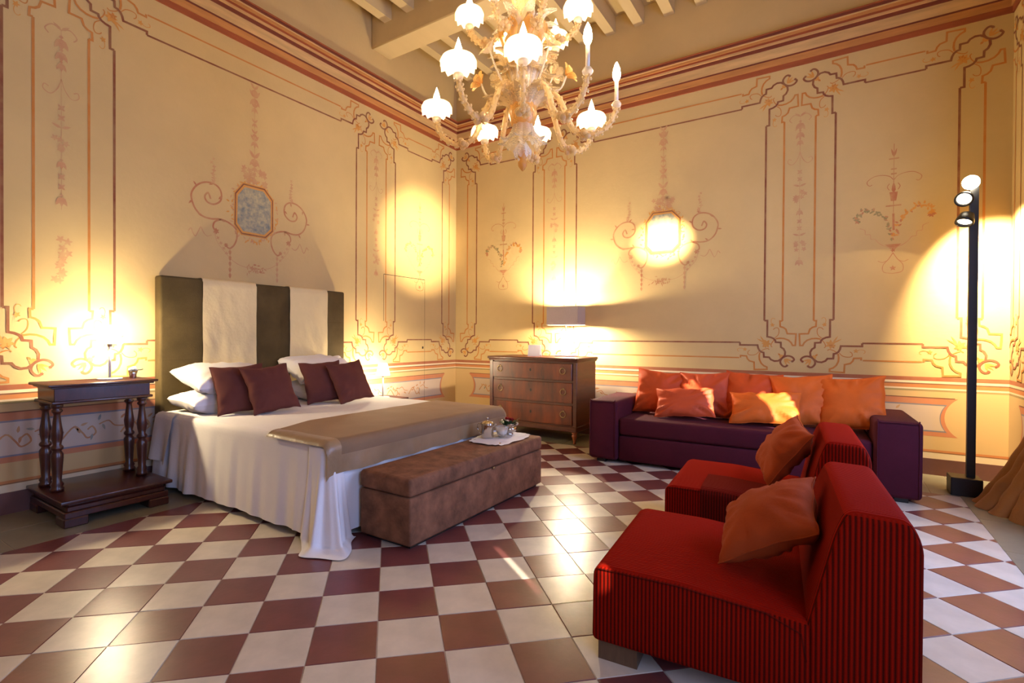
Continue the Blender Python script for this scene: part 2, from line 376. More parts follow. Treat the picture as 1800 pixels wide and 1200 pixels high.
def panel(F, ua, ub, v0, v1, ends=(True, True)):
    w = ub-ua; st = 361*K
    for (u, s, on) in ((ua, -1, ends[0]), (ub, 1, ends[1])):
        if not on: continue
        corner(F, u, v0, s, -1); corner(F, u, v1, s, 1)
        F.stroke([(u, v0+st), (u, v1-st)], 0.017, m_brown); F.stroke([(u+s*260*K, v0+351*K), (u+s*260*K, v1-351*K)], 0.0165, m_och)
    a = ua+(st if ends[0] else -1); b = ub-(st if ends[1] else -1)
    for (v, s) in ((v0, -1), (v1, 1)):
        F.stroke([(a, v), (b, v)], 0.015, m_brown); F.stroke([(a+0.006, v+s*260*K), (b-0.006, v+s*260*K)], 0.014, m_och)
def garland(F, u, z1, z0, m=None):
    m = m or m_pink; z = z1
    for s in (-1, 1):
        F.curve([(u, z), (u+s*0.05, z+0.02), (u+s*0.09, z-0.02), (u+s*0.07, z-0.05)], 0.008, m); F.leaf(u, z, PI/2-s*0.9, 0.06, 0.02, m)
    F.stroke([(u, z), (u, z0)], 0.003, m)
    def bell(z, r):
        for d in (-0.5, 0, 0.5): F.leaf(u, z, -PI/2+d, r, r*0.4, m)
        F.leaf(u, z, PI/2, r*0.3, r*0.3, m)
    for dz, r in ((0.06, 0.085), (0.15, 0.075), (0.23, 0.06)): bell(z-dz, r)
    q = z-0.34
    for s in (-1, 1):
        F.curve([(u, q), (u+s*0.02, q-0.07), (u+s*0.06, q-0.12), (u+s*0.10, q-0.10), (u+s*0.095, q-0.065), (u+s*0.07, q-0.075)], 0.006, m)
    q -= 0.2; k = 0
    while q > z0+0.12:
        t = k % 5
        if t in (0, 1): F.flower(u, q, 0.028, m, 4, PI/4); q -= 0.07
        elif t == 2:
            for s in (-1, 1): F.leaf(u, q, PI/2-s*1.2, 0.06, 0.02, m)
            q -= 0.10
        elif t == 3:
            for _ in range(9): F.flower(u+random.uniform(-0.045, 0.045), q+random.uniform(-0.05, 0.05), 0.024, m)
            q -= 0.13
        else: bell(q, 0.06); q -= 0.11
        k += 1
    bell(q, 0.07)
CART = dict(
sl=[(-0.407, 0.034), (-0.43, 0.083), (-0.458, 0.046), (-0.438, 0.004), (-0.383, -0.007), (-0.328, 0.028), (-0.312, 0.08), (-0.328, 0.139), (-0.383, 0.173), (-0.461, 0.166), (-0.528, 0.121), (-0.568, 0.051), (-0.565, -0.009), (-0.536, -0.078), (-0.476, -0.127), (-0.399, -0.136), (-0.32, -0.125), (-0.238, -0.145), (-0.179, -0.191), (-0.171, -0.263), (-0.196, -0.332), (-0.238, -0.37), (-0.271, -0.351)],
sl2=[(-0.312, -0.127), (-0.37, -0.154), (-0.386, -0.204), (-0.359, -0.23)],
wl=[(-0.594, -0.271), (-0.572, -0.245), (-0.558, -0.28), (-0.536, -0.307), (-0.513, -0.265), (-0.491, -0.223), (-0.468, -0.265), (-0.437, -0.291), (-0.399, -0.276)])
FRAME = [(-0.103, 0.226), (0.095, 0.226), (0.175, 0.140), (0.175, -0.136), (0.105, -0.205), (-0.118, -0.205), (-0.179, -0.134), (-0.175, 0.130)]
def cartouche(F, u, v, pic=True):
    for s in (-1, 1):
        for k, w in (('sl', 0.015), ('sl2', 0.014), ('wl', 0.008)): F.curve([(u-s*p[0], v+p[1]) for p in CART[k]], w, m_red if k != 'wl' else m_pink)
        F.flower(u-s*-0.36, v-0.235, 0.03, m_red, 6); F.flower(u-s*-0.271, v-0.345, 0.022, m_red, 6)
        for p in CART['sl'][6:20:2]: F.leaf(u-s*p[0], v+p[1], random.uniform(0, 6.28), 0.045, 0.016, m_red)
        F.stroke([(u+s*0.235, v-0.37), (u+s*0.235, v-0.63)], 0.005, m_red)
        for k in range(5): F.leaf(u+s*0.235, v-0.38-0.052*k, -PI/2, 0.05, 0.026, m_pink if s > 0 else m_red)
        for k in range(7): F.flower(u+s*(0.39+random.uniform(-0.012, 0.012)), v+0.19+0.033*k, 0.026-0.0015*k, m_pink, 4)
        F.curve([(u+s*0.235, v-0.46), (u+s*0.14, v-0.51), (u, v-0.53)], 0.005, m_pink)
        F.curve([(u+s*0.37, v-0.24), (u+s*0.35, v-0.33), (u+s*0.24, v-0.45)], 0.004, m_pink)
        for k in range(5): F.flower(u+s*(0.37-0.026*k), v-0.25-0.042*k, 0.018, m_pink, 4)
    for _ in range(34): F.leaf(u+random.gauss(0, 0.05), v-0.525+random.gauss(0, 0.018), random.uniform(-3.3, 0.2), 0.035, 0.009, m_red)
    for _ in range(110):
        t = random.uniform(0, 2*PI); F.leaf(u+math.cos(t)*random.uniform(0.19, 0.25), v+math.sin(t)*random.uniform(0.24, 0.31), random.uniform(0, 6.28), 0.035, 0.014, random.choice((m_gold, m_gold, m_pink)))
    F.fill([(u+p[0]*1.12, v+p[1]*1.12) for p in FRAME], m_gold, 0.0026); F.stroke([(u+p[0]*1.05, v+p[1]*1.05) for p in FRAME+FRAME[:1]], 0.012, m_brown, off=0.0030)
    F.fill([(u+p[0]*0.94, v+p[1]*0.94) for p in FRAME], m_pic, 0.0034)
    for k in range(26): F.flower(u+random.uniform(-0.11, 0.11), v+0.28+random.uniform(-0.02, 0.12)*(1), 0.03, m_pink, 5)
    F.stroke([(u, v+1.15), (u, v+0.33)], 0.004, m_pink)
    for dz, r in ((1.14, 0.07), (1.06, 0.09), (0.97, 0.06), (0.83, 0.05), (0.73, 0.05), (0.66, 0.07), (0.5, 0.09), (0.42, 0.06)):
        for d in (-0.6, 0, 0.6, 2.5, -2.5): F.leaf(u, v+dz, -PI/2+d, r, r*0.35, m_pink)
m_pic = mat('fresco_landscape_picture', lin(186, 172, 132), 0.85, 0.0, 26, col2=lin(112, 122, 120)[:3])
def candelabra(F, u, v, colr=True):
    k = lambda L_: [(u+a, v+b) for a, b in L_]
    F.stroke(k([(0, 0.573), (0, -0.046)]), 0.005, m_red)
    for z, w in ((0.44, 0.036), (0.348, 0.02), (0.305, 0.02), (0.02, 0.055)): F.stroke(k([(-w, z), (w, z)]), 0.012, m_red)
    for d in (-0.25, 0.25): F.leaf(u, v+0.455, PI/2+d, 0.08, 0.016, m_red)
    F.fill(k([(-0.03, 0.142), (-0.019, 0.062), (0.019, 0.062), (0.03, 0.142)]), m_red); F.leaf(u, v+0.13, PI/2, 0.1, 0.03, m_red)
    for s in (-1, 1):
        F.curve(k([(s*0.004, 0.253), (s*0.03, 0.285), (s*0.08, 0.303), (s*0.14, 0.30), (s*0.188, 0.266), (s*0.19, 0.237), (s*0.172, 0.22), (s*0.155, 0.228)]), 0.006, m_red)
        F.curve(k([(s*0.03, 0.16), (s*0.045, 0.19), (s*0.03, 0.22)]), 0.006, m_red)
        wr = [(s*0.015, -0.26), (s*0.03, -0.17), (s*0.06, -0.09), (s*0.11, -0.03), (s*0.18, 0.003), (s*0.235, -0.01), (s*0.262, -0.05), (s*0.264, -0.09)]
        mm = m_gold if s > 0 else m_olive
        for p in smooth_path([(a, b, 0) for a, b in wr], 4):
            for _ in range(2): F.leaf(u+p.x+random.uniform(-.008, .008), v+p.y+random.uniform(-.008, .008), random.uniform(0, 6.28), 0.032, 0.016, mm if random.random() < .75 else m_red)
        F.flower(u+s*0.262, v-0.095, 0.025, m_red)
        sw = [(0, -0.357), (s*0.05, -0.345), (s*0.1, -0.31), (s*0.13, -0.27), (s*0.16, -0.265), (s*0.165, -0.225), (s*0.2, -0.22), (s*0.205, -0.18), (s*0.245, -0.16)]
        F.curve(k(sw), 0.006, m_pink)
        F.curve(k([(0, -0.402), (s*0.03, -0.457), (s*0.07, -0.512), (s*0.065, -0.572), (s*0.0, -0.588)]), 0.006, m_red); F.curve(k([(s*0.04, -0.47), (s*0.075, -0.485), (s*0.108, -0.47)]), 0.005, m_red)
    F.stroke(k([(0, -0.05), (0.003, -0.2)]), 0.016, m_red); F.fill(k([(-0.06, -0.325), (-0.02, -0.365), (0.02, -0.365), (0.06, -0.325)]), m_red); F.flower(u, v-0.54, 0.025, m_red); F.flower(u, v-0.38, 0.02, m_red)
V0, V1 = 1.135, 3.53
FL = Fresco('L')
panel(FL, 1.639, 4.0, V0, V1); panel(FL, 4.624, 5.542, V0, V1); panel(FL, -0.9, 1.009, V0, V1)
FL2 = [garland(FL, 1.32, 3.30, 2.05), garland(FL, 4.305, 3.34, 1.95)]
for _ in range(14): FL.flower(1.315+random.gauss(0, .03), 1.70+random.uniform(-.15, .15), .03, m_pink)
cartouche(FL, 2.766, 2.326); candelabra(FL, 5.08, 2.36)
FB = Fresco('B')
panel(FB, -4.117, -3.225, V0, V1); panel(FB, -2.619, -0.564, V0, V1); panel(FB, 0.015, 0.885, V0, V1)
garland(FB, -2.92, 3.34, 1.9); garland(FB, -0.27, 3.34, 1.95)
candelabra(FB, -3.676, 2.40); cartouche(FB, -1.575, 2.343); candelabra(FB, 0.451, 2.354)
FR_ = Fresco('R'); panel(FR_, 4.35, 5.62, V0, V1, (False, True))
# dado bands and panels
m_d = {k: paint('dado_'+k, v, 0.15, 7) for k, v in dict(rust=lin(158, 88, 58), cream=lin(226, 206, 170), orange=lin(196, 122, 68), olive=lin(150, 132, 88), tan=lin(206, 172, 118), dark=lin(122, 76, 54), salmon=lin(196, 122, 84), lilac=lin(200, 178, 158), blue=lin(124, 122, 134), buff=lin(212, 184, 136)).items()}
DADO = [(0.812, 0.847, 'rust'), (0.792, 0.812, 'cream'), (0.782, 0.792, 'dark'), (0.752, 0.782, 'orange'), (0.738, 0.752, 'cream'), (0.722, 0.738, 'olive'), (0.14, 0.722, 'tan'), ]
def dado(F, a, b, pa, pb, ea=True, eb=True):
    for (z0, z1, c) in DADO: F.fill([(a, z0), (b, z0), (b, z1), (a, z1)], m_d[c], 0.0008)
    F.stroke([(a, 0.208), (b, 0.208)], 0.018, m_d['orange'], off=0.0012); F.stroke([(a, 0.196), (b, 0.196)], 0.006, m_d['dark'], off=0.0013)
    F.fill([(a, 0.14), (b, 0.14), (b, 0.19), (a, 0.19)], m_d['cream'], 0.0011)
    def shape(z0, z1, ins, r):
        zc = (z0+z1)/2; h = (z1-z0)/2; th = math.asin(min(1, h/r)); left = []; right = []
        for i in range(13):
            t = -th+2*th*i/12
            if ea: left.append((pa+ins+r*math.cos(t)-r*math.cos(th)*1, zc+r*math.sin(t)))
            if eb: right.append((pb-ins-r*math.cos(t)+r*math.cos(th)*1, zc+r*math.sin(t)))
        if not ea: left = [(pa, z0), (pa, z1)]
        if not eb: right = [(pb, z0), (pb, z1)]
        return right+left[::-1]
    F.fill(shape(0.335, 0.665, 0.0, 0.20), m_d['salmon'], 0.0012); F.fill(shape(0.372, 0.612, 0.07, 0.19), m_d['blue'], 0.0016); F.fill(shape(0.384, 0.600, 0.085, 0.188), m_d['lilac'], 0.0020)
    F.stroke([(pa+0.02, 0.667), (pb-0.02, 0.667)], 0.008, m_d['dark'], off=0.0018)
    u = pa+0.3
    while u < pb-0.3:
        mm = random.choice((m_red, m_blue, m_red)); s = random.choice((-1, 1))
        F.curve([(u-0.12, 0.44), (u-0.05, 0.52), (u, 0.47), (u+0.03, 0.43), (u+0.08, 0.46), (u+0.06, 0.51), (u+0.03, 0.49)], 0.011, mm, off=0.0026)
        F.curve([(u+0.1, 0.52), (u+0.16, 0.54), (u+0.2, 0.50), (u+0.26, 0.49)], 0.009, m_red, off=0.0026)
        for _ in range(7): F.leaf(u+random.uniform(-.13, .24), random.uniform(.43, .56), random.uniform(0, 6.28), .05, .018, random.choice((m_red, m_blue, m_pink)), 0.0028)
        u += random.uniform(0.34, 0.46)
dado(FL, YF, YB, YF, 5.62, False, True); dado(FB, XL, XR, -4.24, 0.90); dado(FR_, 4.2, YB, 4.2, 5.6, False, True)
FL.build(w_left); FB.build(w_back); FR_.build(w_right)
# concealed jib door in the left wall: dark joints and a keyhole
m_seam = mat('door_joint_shadow', lin(74, 58, 42), 0.9, 0.1, 10)
F = Fresco('L'); F.stroke([(4.43, 1.36), (4.43, 1.925)], 0.006, m_seam, off=0.0036); F.stroke([(4.43, 1.925), (5.18, 1.925)], 0.007, m_seam, off=0.0036); F.stroke([(5.18, 1.925), (5.18, 0.14)], 0.0045, m_seam, off=0.0036)
d1 = struct(F.layers['door_joint_shadow'][0].build('door_1', m_seam)); MB().box(XL+0.0, XL+0.008, 5.135, 5.155, 1.015, 1.045).build('keyhole', m_seam, d1)
# ------------------------------------------------------------------ fabrics and woods
def fabric(name, col, var=0.12, sheen=0.4, scale=8, bump=0.25, bscale=220, rough=0.85, tint=None, **k): return mat(name, col, rough, var, scale, bump, bscale, sheen=sheen, sheen_tint=tint or (*[min(1, c*2.2+0.08) for c in col[:3]], 1), spec=0.2, **k)
m_olivev = fabric('olive_velvet', lin(78, 65, 38), 0.22, 0.3, 5)
m_cream = fabric('cream_linen', lin(228, 206, 152), 0.05, 0.1, 4, 0.2, 40)
m_white = fabric('white_cotton', lin(236, 230, 226), 0.03, 0.1, 4, 0.12, 60)
m_taupe = fabric('taupe_coverlet', lin(136, 108, 80), 0.06, 0.2, 6, 0.15, 200)
m_satin = mat('taupe_satin_border', lin(152, 122, 88), 0.36, 0.14, 5, 0.5, 16, sheen=0.1)
m_plumc = fabric('aubergine_cotton', lin(92, 50, 44), 0.08, 0.25, 8, 0.1, 200)
m_benchv = fabric('brown_crushed_velvet', lin(124, 84, 60), 0.42, 0.06, 9, 0.35, 50)
m_purple = fabric('aubergine_velvet', lin(68, 15, 30), 0.15, 0.15, 5, 0.1, 220)
m_orange = fabric('orange_satin_cotton', lin(196, 78, 30), 0.08, 0.15, 6, 0.1, 120, rough=0.6)
m_coral = fabric('coral_satin_cotton', lin(196, 80, 42), 0.08, 0.15, 6, 0.1, 120, rough=0.55)
m_amber = fabric('amber_satin_cotton', lin(210, 98, 32), 0.08, 0.15, 6, 0.1, 120, rough=0.6)
m_rust = fabric('rust_velvet', lin(152, 60, 16), 0.12, 0.06, 6, 0.1, 160)
m_mahog = mat('dark_mahogany', lin(64, 26, 20), 0.28, 0.3, 7, 0.06, 80, stretch=(1, 6, 1), coat=0.3)
m_wal = mat('figured_walnut', lin(70, 26, 9), 0.34, 0.45, 3.2, 0.03, 80, stretch=(3.0, 1, 0.7), coat=0.12, col2=lin(128, 52, 15)[:3])
m_wal2 = mat('plain_walnut', lin(80, 34, 16), 0.36, 0.3, 5, 0.03, 80, stretch=(1, 1, 6), coat=0.1)
m_oakfoot = mat('brown_wood_foot', lin(96, 70, 48), 0.5, 0.2, 10, stretch=(6, 1, 1))
m_black = mat('black_metal', lin(20, 19, 20), 0.4, 0.1, 10)
m_silver = mat('polished_silver', lin(214, 206, 192), 0.12, 0.08, 10, metal=1.0)
m_steel = mat('satin_nickel', lin(200, 192, 178), 0.3, 0.05, 10, metal=1.0)
m_brass = mat('antique_brass', lin(182, 156, 110), 0.3, 0.15, 20, metal=1.0)
m_whitep = mat('white_porcelain', lin(238, 234, 226), 0.25, 0.02, 10)
m_hole = mat('keyhole_dark', lin(24, 14, 10), 0.7, 0.1, 10)
m_bulb = emission('lamp_bulb', (1.0, 0.80, 0.50), 7000)
m_bulb2 = emission('chandelier_bulb', (1.0, 0.68, 0.36), 225)
m_lens = emission('spot_lens', (1.0, 0.85, 0.62), 30)
def corduroy(name, red, dark):
    m = bpy.data.materials.new(name); m.use_nodes = True; nt = m.node_tree; N = nt.nodes; L = nt.links; p = N['Principled BSDF']
    p.inputs['Roughness'].default_value = 0.95; p.inputs['Specular IOR Level'].default_value = 0.04; p.inputs['Sheen Weight'].default_value = 0.03; p.inputs['Sheen Tint'].default_value = (0.9, 0.12, 0.05, 1)
    tc = N.new('ShaderNodeTexCoord'); sn = N.new('ShaderNodeSeparateXYZ'); sp = N.new('ShaderNodeSeparateXYZ'); L.new(tc.outputs['Normal'], sn.inputs[0]); L.new(tc.outputs['Object'], sp.inputs[0])
    def mt(op, a, b=None):
        n = N.new('ShaderNodeMath'); n.operation = op
        for i, v in enumerate((a, b)):
            if v is None: continue
            if isinstance(v, (int, float)): n.inputs[i].default_value = v
            else: L.new(v, n.inputs[i])
        return n.outputs[0]
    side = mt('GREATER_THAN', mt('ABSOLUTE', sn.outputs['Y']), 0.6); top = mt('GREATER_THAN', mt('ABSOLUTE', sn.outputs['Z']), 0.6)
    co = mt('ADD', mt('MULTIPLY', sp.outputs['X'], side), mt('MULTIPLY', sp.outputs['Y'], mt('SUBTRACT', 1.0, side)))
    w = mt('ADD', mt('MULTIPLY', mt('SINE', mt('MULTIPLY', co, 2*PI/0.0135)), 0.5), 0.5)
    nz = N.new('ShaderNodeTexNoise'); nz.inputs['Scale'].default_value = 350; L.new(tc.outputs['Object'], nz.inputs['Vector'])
    amp = mt('SUBTRACT', 0.85, mt('MULTIPLY', top, 0.70))  # top faces take weaker dark stripes, painting in the light from above
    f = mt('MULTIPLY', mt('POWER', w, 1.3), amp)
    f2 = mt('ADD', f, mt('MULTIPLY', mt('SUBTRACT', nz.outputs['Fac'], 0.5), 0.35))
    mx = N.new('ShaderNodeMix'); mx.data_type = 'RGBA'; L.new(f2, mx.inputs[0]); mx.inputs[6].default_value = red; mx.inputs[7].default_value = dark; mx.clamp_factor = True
    L.new(mx.outputs[2], p.inputs['Base Color'])
    bp = N.new('ShaderNodeBump'); bp.inputs['Strength'].default_value = 0.6; bp.inputs['Distance'].default_value = 0.004; bp.invert = True; L.new(w, bp.inputs['Height']); L.new(bp.outputs[0], p.inputs['Normal'])
    return m
m_cord = corduroy('red_corduroy', lin(142, 19, 5), lin(32, 13, 7)); m_cord2 = corduroy('red_ribbed_cover', lin(104, 20, 10), lin(44, 16, 10))
# ------------------------------------------------------------------ cushions
def cushion_mesh(w, h, t, seed, n=22, wr=1.0, ex=0.42):
    b = MB(); off = Vector((seed*7.3, seed*3.1, 0))
    def P(u, v, sgn):
        x = w/2*u*(1-0.09*(1-v*v)); y = h/2*v*(1-0.09*(1-u*u))
        k = max(0.0, (1-u*u)*(1-v*v)); z = t/2*k**ex
        e = 1-k
        nz = noise.noise(Vector((u*1.6, v*1.6, sgn*2))+off)*0.10*t*k**0.3
        cr = noise.noise(Vector((math.atan2(v, u)*5.0, max(abs(u), abs(v))*0.8, sgn*3))+off)*0.16*t*k**0.25*min(1, e*1.5)*wr
        return Vector((x+noise.noise(Vector((v*2, seed, 0)))*0.012, y+noise.noise(Vector((u*2, 5, seed)))*0.012, sgn*(z+max(-z, (nz+cr) if k > 0 else 0))))
    f = lambda q: math.copysign(1-(1-abs(q))**1.35, q)
    for sgn in (1, -1): b.grid(lambda i, j: P(f(2*i-1), f(2*j-1), sgn), n, n, flip=(sgn < 0))
    edge = [P(f(2*i/n-1), -1, 1) for i in range(n)]+[P(1, f(2*i/n-1), 1) for i in range(n)]+[P(f(1-2*i/n), 1, 1) for i in range(n)]+[P(-1, f(1-2*i/n), 1) for i in range(n)]
    return b, edge
def cushion(name, label, cat, w, h, t, m, pos, face, lean, roll=0, seed=1, group=None, piping=True, wr=1.0, ex=0.42):
    """pos = centre; face = heading (deg, 0 = +x) the front looks to; lean back in deg; roll in its plane"""
    fr = math.radians(face); nrm = Vector((math.cos(fr), math.sin(fr), 0)); right = Vector((-math.sin(fr), math.cos(fr), 0)); up = Vector((0, 0, 1))
    R = Matrix((right, up, nrm)).transposed().to_4x4()
    M = R @ Matrix.Rotation(math.radians(-lean), 4, 'X') @ Matrix.Rotation(math.radians(roll), 4, 'Z')
    M.translation = Vector(pos)
    b, e = cushion_mesh(w, h, t, seed, wr=wr, ex=ex)
    o = tag(b.build(name, m), label, cat, group); o.matrix_world = M
    if piping: MB().tube(e, 0.0028, 5, closed=True).build('piping', m, o)
    return o
# ------------------------------------------------------------------ console table on four balusters
t = thing('console_table', 'dark carved wooden console table on four turned columns beside the bed', 'table', (-4.15, 1.437, 0))
b = MB(); bw, bd = 0.31, 0.32   # half length (y), half depth (x)
b.rbox(-0.31, 0.31, -0.295, 0.295, 0.055, 0.095, 0.006, 1).rbox(-0.295, 0.295, -0.28, 0.28, 0.09, 0.128, 0.008, 1).rbox(-0.285, 0.285, -0.27, 0.27, 0.125, 0.145, 0.005, 1)
b.build('plinth', m_mahog, t, sharp=35)
MB().rbox(-0.315, 0.325, -0.315, 0.315, 0.145, 0.168, 0.006, 2).build('lower_shelf', m_mahog, t, sharp=35)
for sx in (-1, 1):
    for sy in (-1, 1):
        x0, x1 = (0.17, 0.312) if sx > 0 else (-0.312, -0.17); y0, y1 = (0.17, 0.297) if sy > 0 else (-0.297, -0.17)
        MB().rbox(x0, x1, y0, y1, 0, 0.056, 0.006, 1).build('bracket_foot', m_mahog, t, sharp=35)
prof = [(0.036, 0.168), (0.038, 0.19), (0.030, 0.20), (0.036, 0.215), (0.024, 0.235), (0.028, 0.30), (0.034, 0.38), (0.034, 0.41), (0.022, 0.43), (0.034, 0.443), (0.034, 0.455), (0.022, 0.47), (0.030, 0.51), (0.033, 0.545), (0.026, 0.59), (0.018, 0.66), (0.020, 0.672), (0.030, 0.682), (0.030, 0.692), (0.022, 0.70), (0.032, 0.712), (0.034, 0.735)]
for x in (-0.19, 0.02):
    for y in (-0.245, 0.245): MB().lathe(prof, 18, x, y).build('column', m_mahog, t)
MB().rbox(-0.23, 0.075, -0.275, 0.275, 0.75, 0.835, 0.003, 1).build('apron', m_mahog, t, sharp=35)
MB().rbox(-0.245, 0.09, -0.29, 0.29, 0.733, 0.752, 0.006, 2).build('apron_moulding', m_mahog, t, sharp=35)
b = MB(); b.rbox(-0.25, 0.095, -0.295, 0.295, 0.833, 0.846, 0.005, 2); b.rbox(-0.27, 0.115, -0.315, 0.315, 0.845, 0.862, 0.006, 2)
b.build('table_top', m_mahog, t, sharp=35)
# ------------------------------------------------------------------ slim bedside lamps
m_glass_shade = glassy('frosted_lamp_glass', (1.0, 0.93, 0.82), 0.45, 0.1)
def slim_lamp(label, loc):
    t = thing('bedside_lamp', label, 'lamp', loc)
    MB().lathe([(0.075, 0), (0.077, 0.004), (0.074, 0.010), (0.012, 0.013)], 28).build('base', m_whitep, t)
    MB().tube([(0, 0, 0.012), (0, 0, 0.235)], 0.0085, 10).build('stem', m_whitep, t)
    MB().lathe([(0.012, 0.232), (0.016, 0.238), (0.016, 0.268), (0.013, 0.275)], 12).build('socket', m_steel, t)
    MB().lathe([(0.078, 0.255), (0.046, 0.385)], 28, cap=False).build('shade', m_glass_shade, t)
    MB().lathe([(0.009, 0.275), (0.017, 0.297), (0.018, 0.315), (0.010, 0.338), (0.001, 0.352)], 12).build('bulb', m_bulb, t)
    return t
slim_lamp('slim white table lamp with glass shade on the console table', (-4.26, 1.53, 0.862))
# night stand added to hold up the far lamp, hidden mostly by the bed
t = thing('night_stand', 'small wooden night stand hidden beyond the bed', 'table', (-4.2, 4.16, 0))
MB().rbox(-0.2, 0.2, -0.2, 0.2, 0.46, 0.485, 0.005, 2).build('table_top', m_mahog, t, sharp=35)
MB().rbox(-0.18, 0.18, -0.18, 0.18, 0.36, 0.46, 0.003, 1).build('drawer', m_mahog, t, sharp=35)
for x in (-0.16, 0.16):
    for y in (-0.16, 0.16): MB().lathe([(0.014, 0), (0.02, 0.18), (0.02, 0.36)], 10, x, y).build('leg', m_mahog, t)
slim_lamp('slim white table lamp with glass shade seen behind the far side of the bed', (-4.2, 4.15, 0.485))
# little silver pot with white flowers
t = thing('flower_cup', 'small silver cup of white flowers on the console table', 'vase', (-4.25, 1.672, 0.862))
MB().lathe([(0.020, 0), (0.021, 0.004), (0.024, 0.03), (0.031, 0.055), (0.029, 0.055), (0.02, 0.03)], 16).build('cup', m_silver, t)
b = MB()
for k in range(16):
    a = random.uniform(0, 6.28); r = random.uniform(0, 0.03); b.sphere((r*math.cos(a), r*math.sin(a), 0.062+random.uniform(-.006, .012)), random.uniform(0.009, 0.014), 7, 5)
b.build('blossoms', mat('white_petals', lin(240, 236, 216), 0.7, 0.08, 40), t)
MB().tube([(-0.01, 0.02, 0.058), (0.01, 0.05, 0.06), (0.012, 0.062, 0.064)], 0.004, 6).build('leaf', mat('dark_leaf', lin(52, 58, 32), 0.6, 0.2, 30), t)
# ------------------------------------------------------------------ bed
BX0, BX1, BY0, BY1, BZ = -4.36, -2.34, 1.885, 3.715, 0.575
bed = thing('double_bed', 'double bed with white sheets and olive headboard with two cream runners', 'bed', (-3.4, 2.8, 0))
def bb(b, name, m, par=bed, **k):
    o = b.build(name, m, par, **k)
    if par is bed: o.location = -bed.location
    return o
bb(MB().rbox(BX0+0.04, BX1-0.03, BY0+0.05, BY1-0.05, 0.10, 0.30, 0.02, 1), 'bed_base', m_cream)
for x in (BX0+0.15, BX1-0.15):
    for y in (BY0+0.15, BY1-0.15): bb(MB().box(x-.03, x+.03, y-.03, y+.03, 0, 0.1), 'leg', m_mahog)
bb(MB().rbox(BX0+0.03, BX1-0.02, BY0+0.03, BY1-0.03, 0.30, 0.55, 0.04, 2), 'mattress', m_cream)
HY0, HY1, HX, HZ = 1.905, 3.735, -4.36, 1.65
def hbw(p): return p+Vector((noise.noise(p*4)*0.004, 0, 0))
hb = bb(MB().rbox(XL+0.016, HX, HY0, HY1, 0.02, HZ, 0.018, 3, sub=0, fn=hbw), 'headboard', m_olivev, sharp=60)
for z in (0.98, 1.32): bb(MB().box(HX-0.004, HX+0.0012, HY0+0.012, HY1-0.012, z-0.004, z+0.002), 'seam', m_olivev, hb)
def runner(y0, y1):
    b = MB(); xs = [(XL+0.018, 1.0), (XL+0.014, HZ-0.01), (XL+0.02, HZ+0.006), (XL+0.06, HZ+0.008), (HX-0.012, HZ+0.007), (HX+0.006, HZ-0.006), (HX+0.009, HZ-0.03)]+[(HX+0.009, HZ-0.03-0.06*k) for k in range(1, 17)]
    def fn(i, j):
        k = j*(len(xs)-1); q = min(int(k), len(xs)-2); f = k-q; x = xs[q][0]*(1-f)+xs[q+1][0]*f; z = xs[q][1]*(1-f)+xs[q+1][1]*f
        yy = y0+(y1-y0)*i
        if q >= 6: x += 0.004+0.006*noise.noise(Vector((yy*9, z*3.2, 1)))+0.003*noise.noise(Vector((yy*22+z*9, z*8, 4))); yy += 0.004*noise.noise(Vector((z*3, yy, 0)))
        return (x, yy, z)
    b.grid(fn, 26, (len(xs)-1)*2); return bb(b, 'fabric_runner', m_cream, hb)
runner(2.225, 2.705); runner(3.055, 3.50)
# sheet: soft top and hanging skirt
def rcorner(s):
    """perimeter head-left -> foot-left -> foot-right -> head-right"""
    r = 0.07; L1 = BX1-BX0-r; A = PI/2*r; L2 = BY1-BY0-2*r; T = 2*L1+2*A+L2; d = s*T
    if d < L1: return Vector((BX0+d, BY0)), Vector((0, -1)), d
    d -= L1
    if d < A: a = d/r; return Vector((BX1-r+r*math.sin(a), BY0+r-r*math.cos(a))), Vector((math.sin(a), -math.cos(a))), L1+d
    d -= A
    if d < L2: return Vector((BX1, BY0+r+d)), Vector((1, 0)), L1+A+d
    d -= L2
    if d < A: a = d/r; return Vector((BX1-r+r*math.cos(a), BY1-r+r*math.sin(a))), Vector((math.cos(a), math.sin(a))), L1+A+L2+d
    d -= A; return Vector((BX1-r-d, BY1)), Vector((0, 1)), L1+2*A+L2+d
LT = 2*(BX1-BX0-0.07)+PI*0.07+(BY1-BY0-0.14); LCOR = BX1-BX0-0.07+0.055
def top_z(x, y): return BZ+0.006*noise.noise(Vector((x*3, y*3, 0)))+0.002*noise.noise(Vector((x*14, y*6, 2)))
def skirt(i, j):
    p, n, d = rcorner(i); q = p-n*0.035
    if j < 0.12:
        a = j/0.12*PI/2; o = 0.035*math.sin(a); z = top_z(q.x, q.y)-0.035*(1-math.cos(a)); c = q+n*o; return (c.x, c.y, z)
    t_ = (j-0.12)/0.88; g = math.exp(-((d-LCOR)/0.13)**2)
    fold = (0.016*math.sin(d*26+1.3*math.sin(d*3))+0.010*math.sin(d*47+2)+0.02*noise.noise(Vector((d*5, t_*0.7, 3))))*t_**0.8
    fold += 0.003*noise.noise(Vector((d*18, t_*6, 9)))
    calm = 0.35 if 0.55 < d < 1.75 else 1.0
    out = 0.028*t_+fold*calm+g*0.02*t_
    if 1.98 < d < 1.98+1.95: out *= 0.25
    c = p+n*max(-0.02, out); z = (BZ-0.035)*(1-t_)+(0.045+0.012*noise.noise(Vector((d*3, 0, 0))))*t_
    return (c.x, c.y, z)
b = MB(); b.grid(skirt, 300, 18, flip=True)
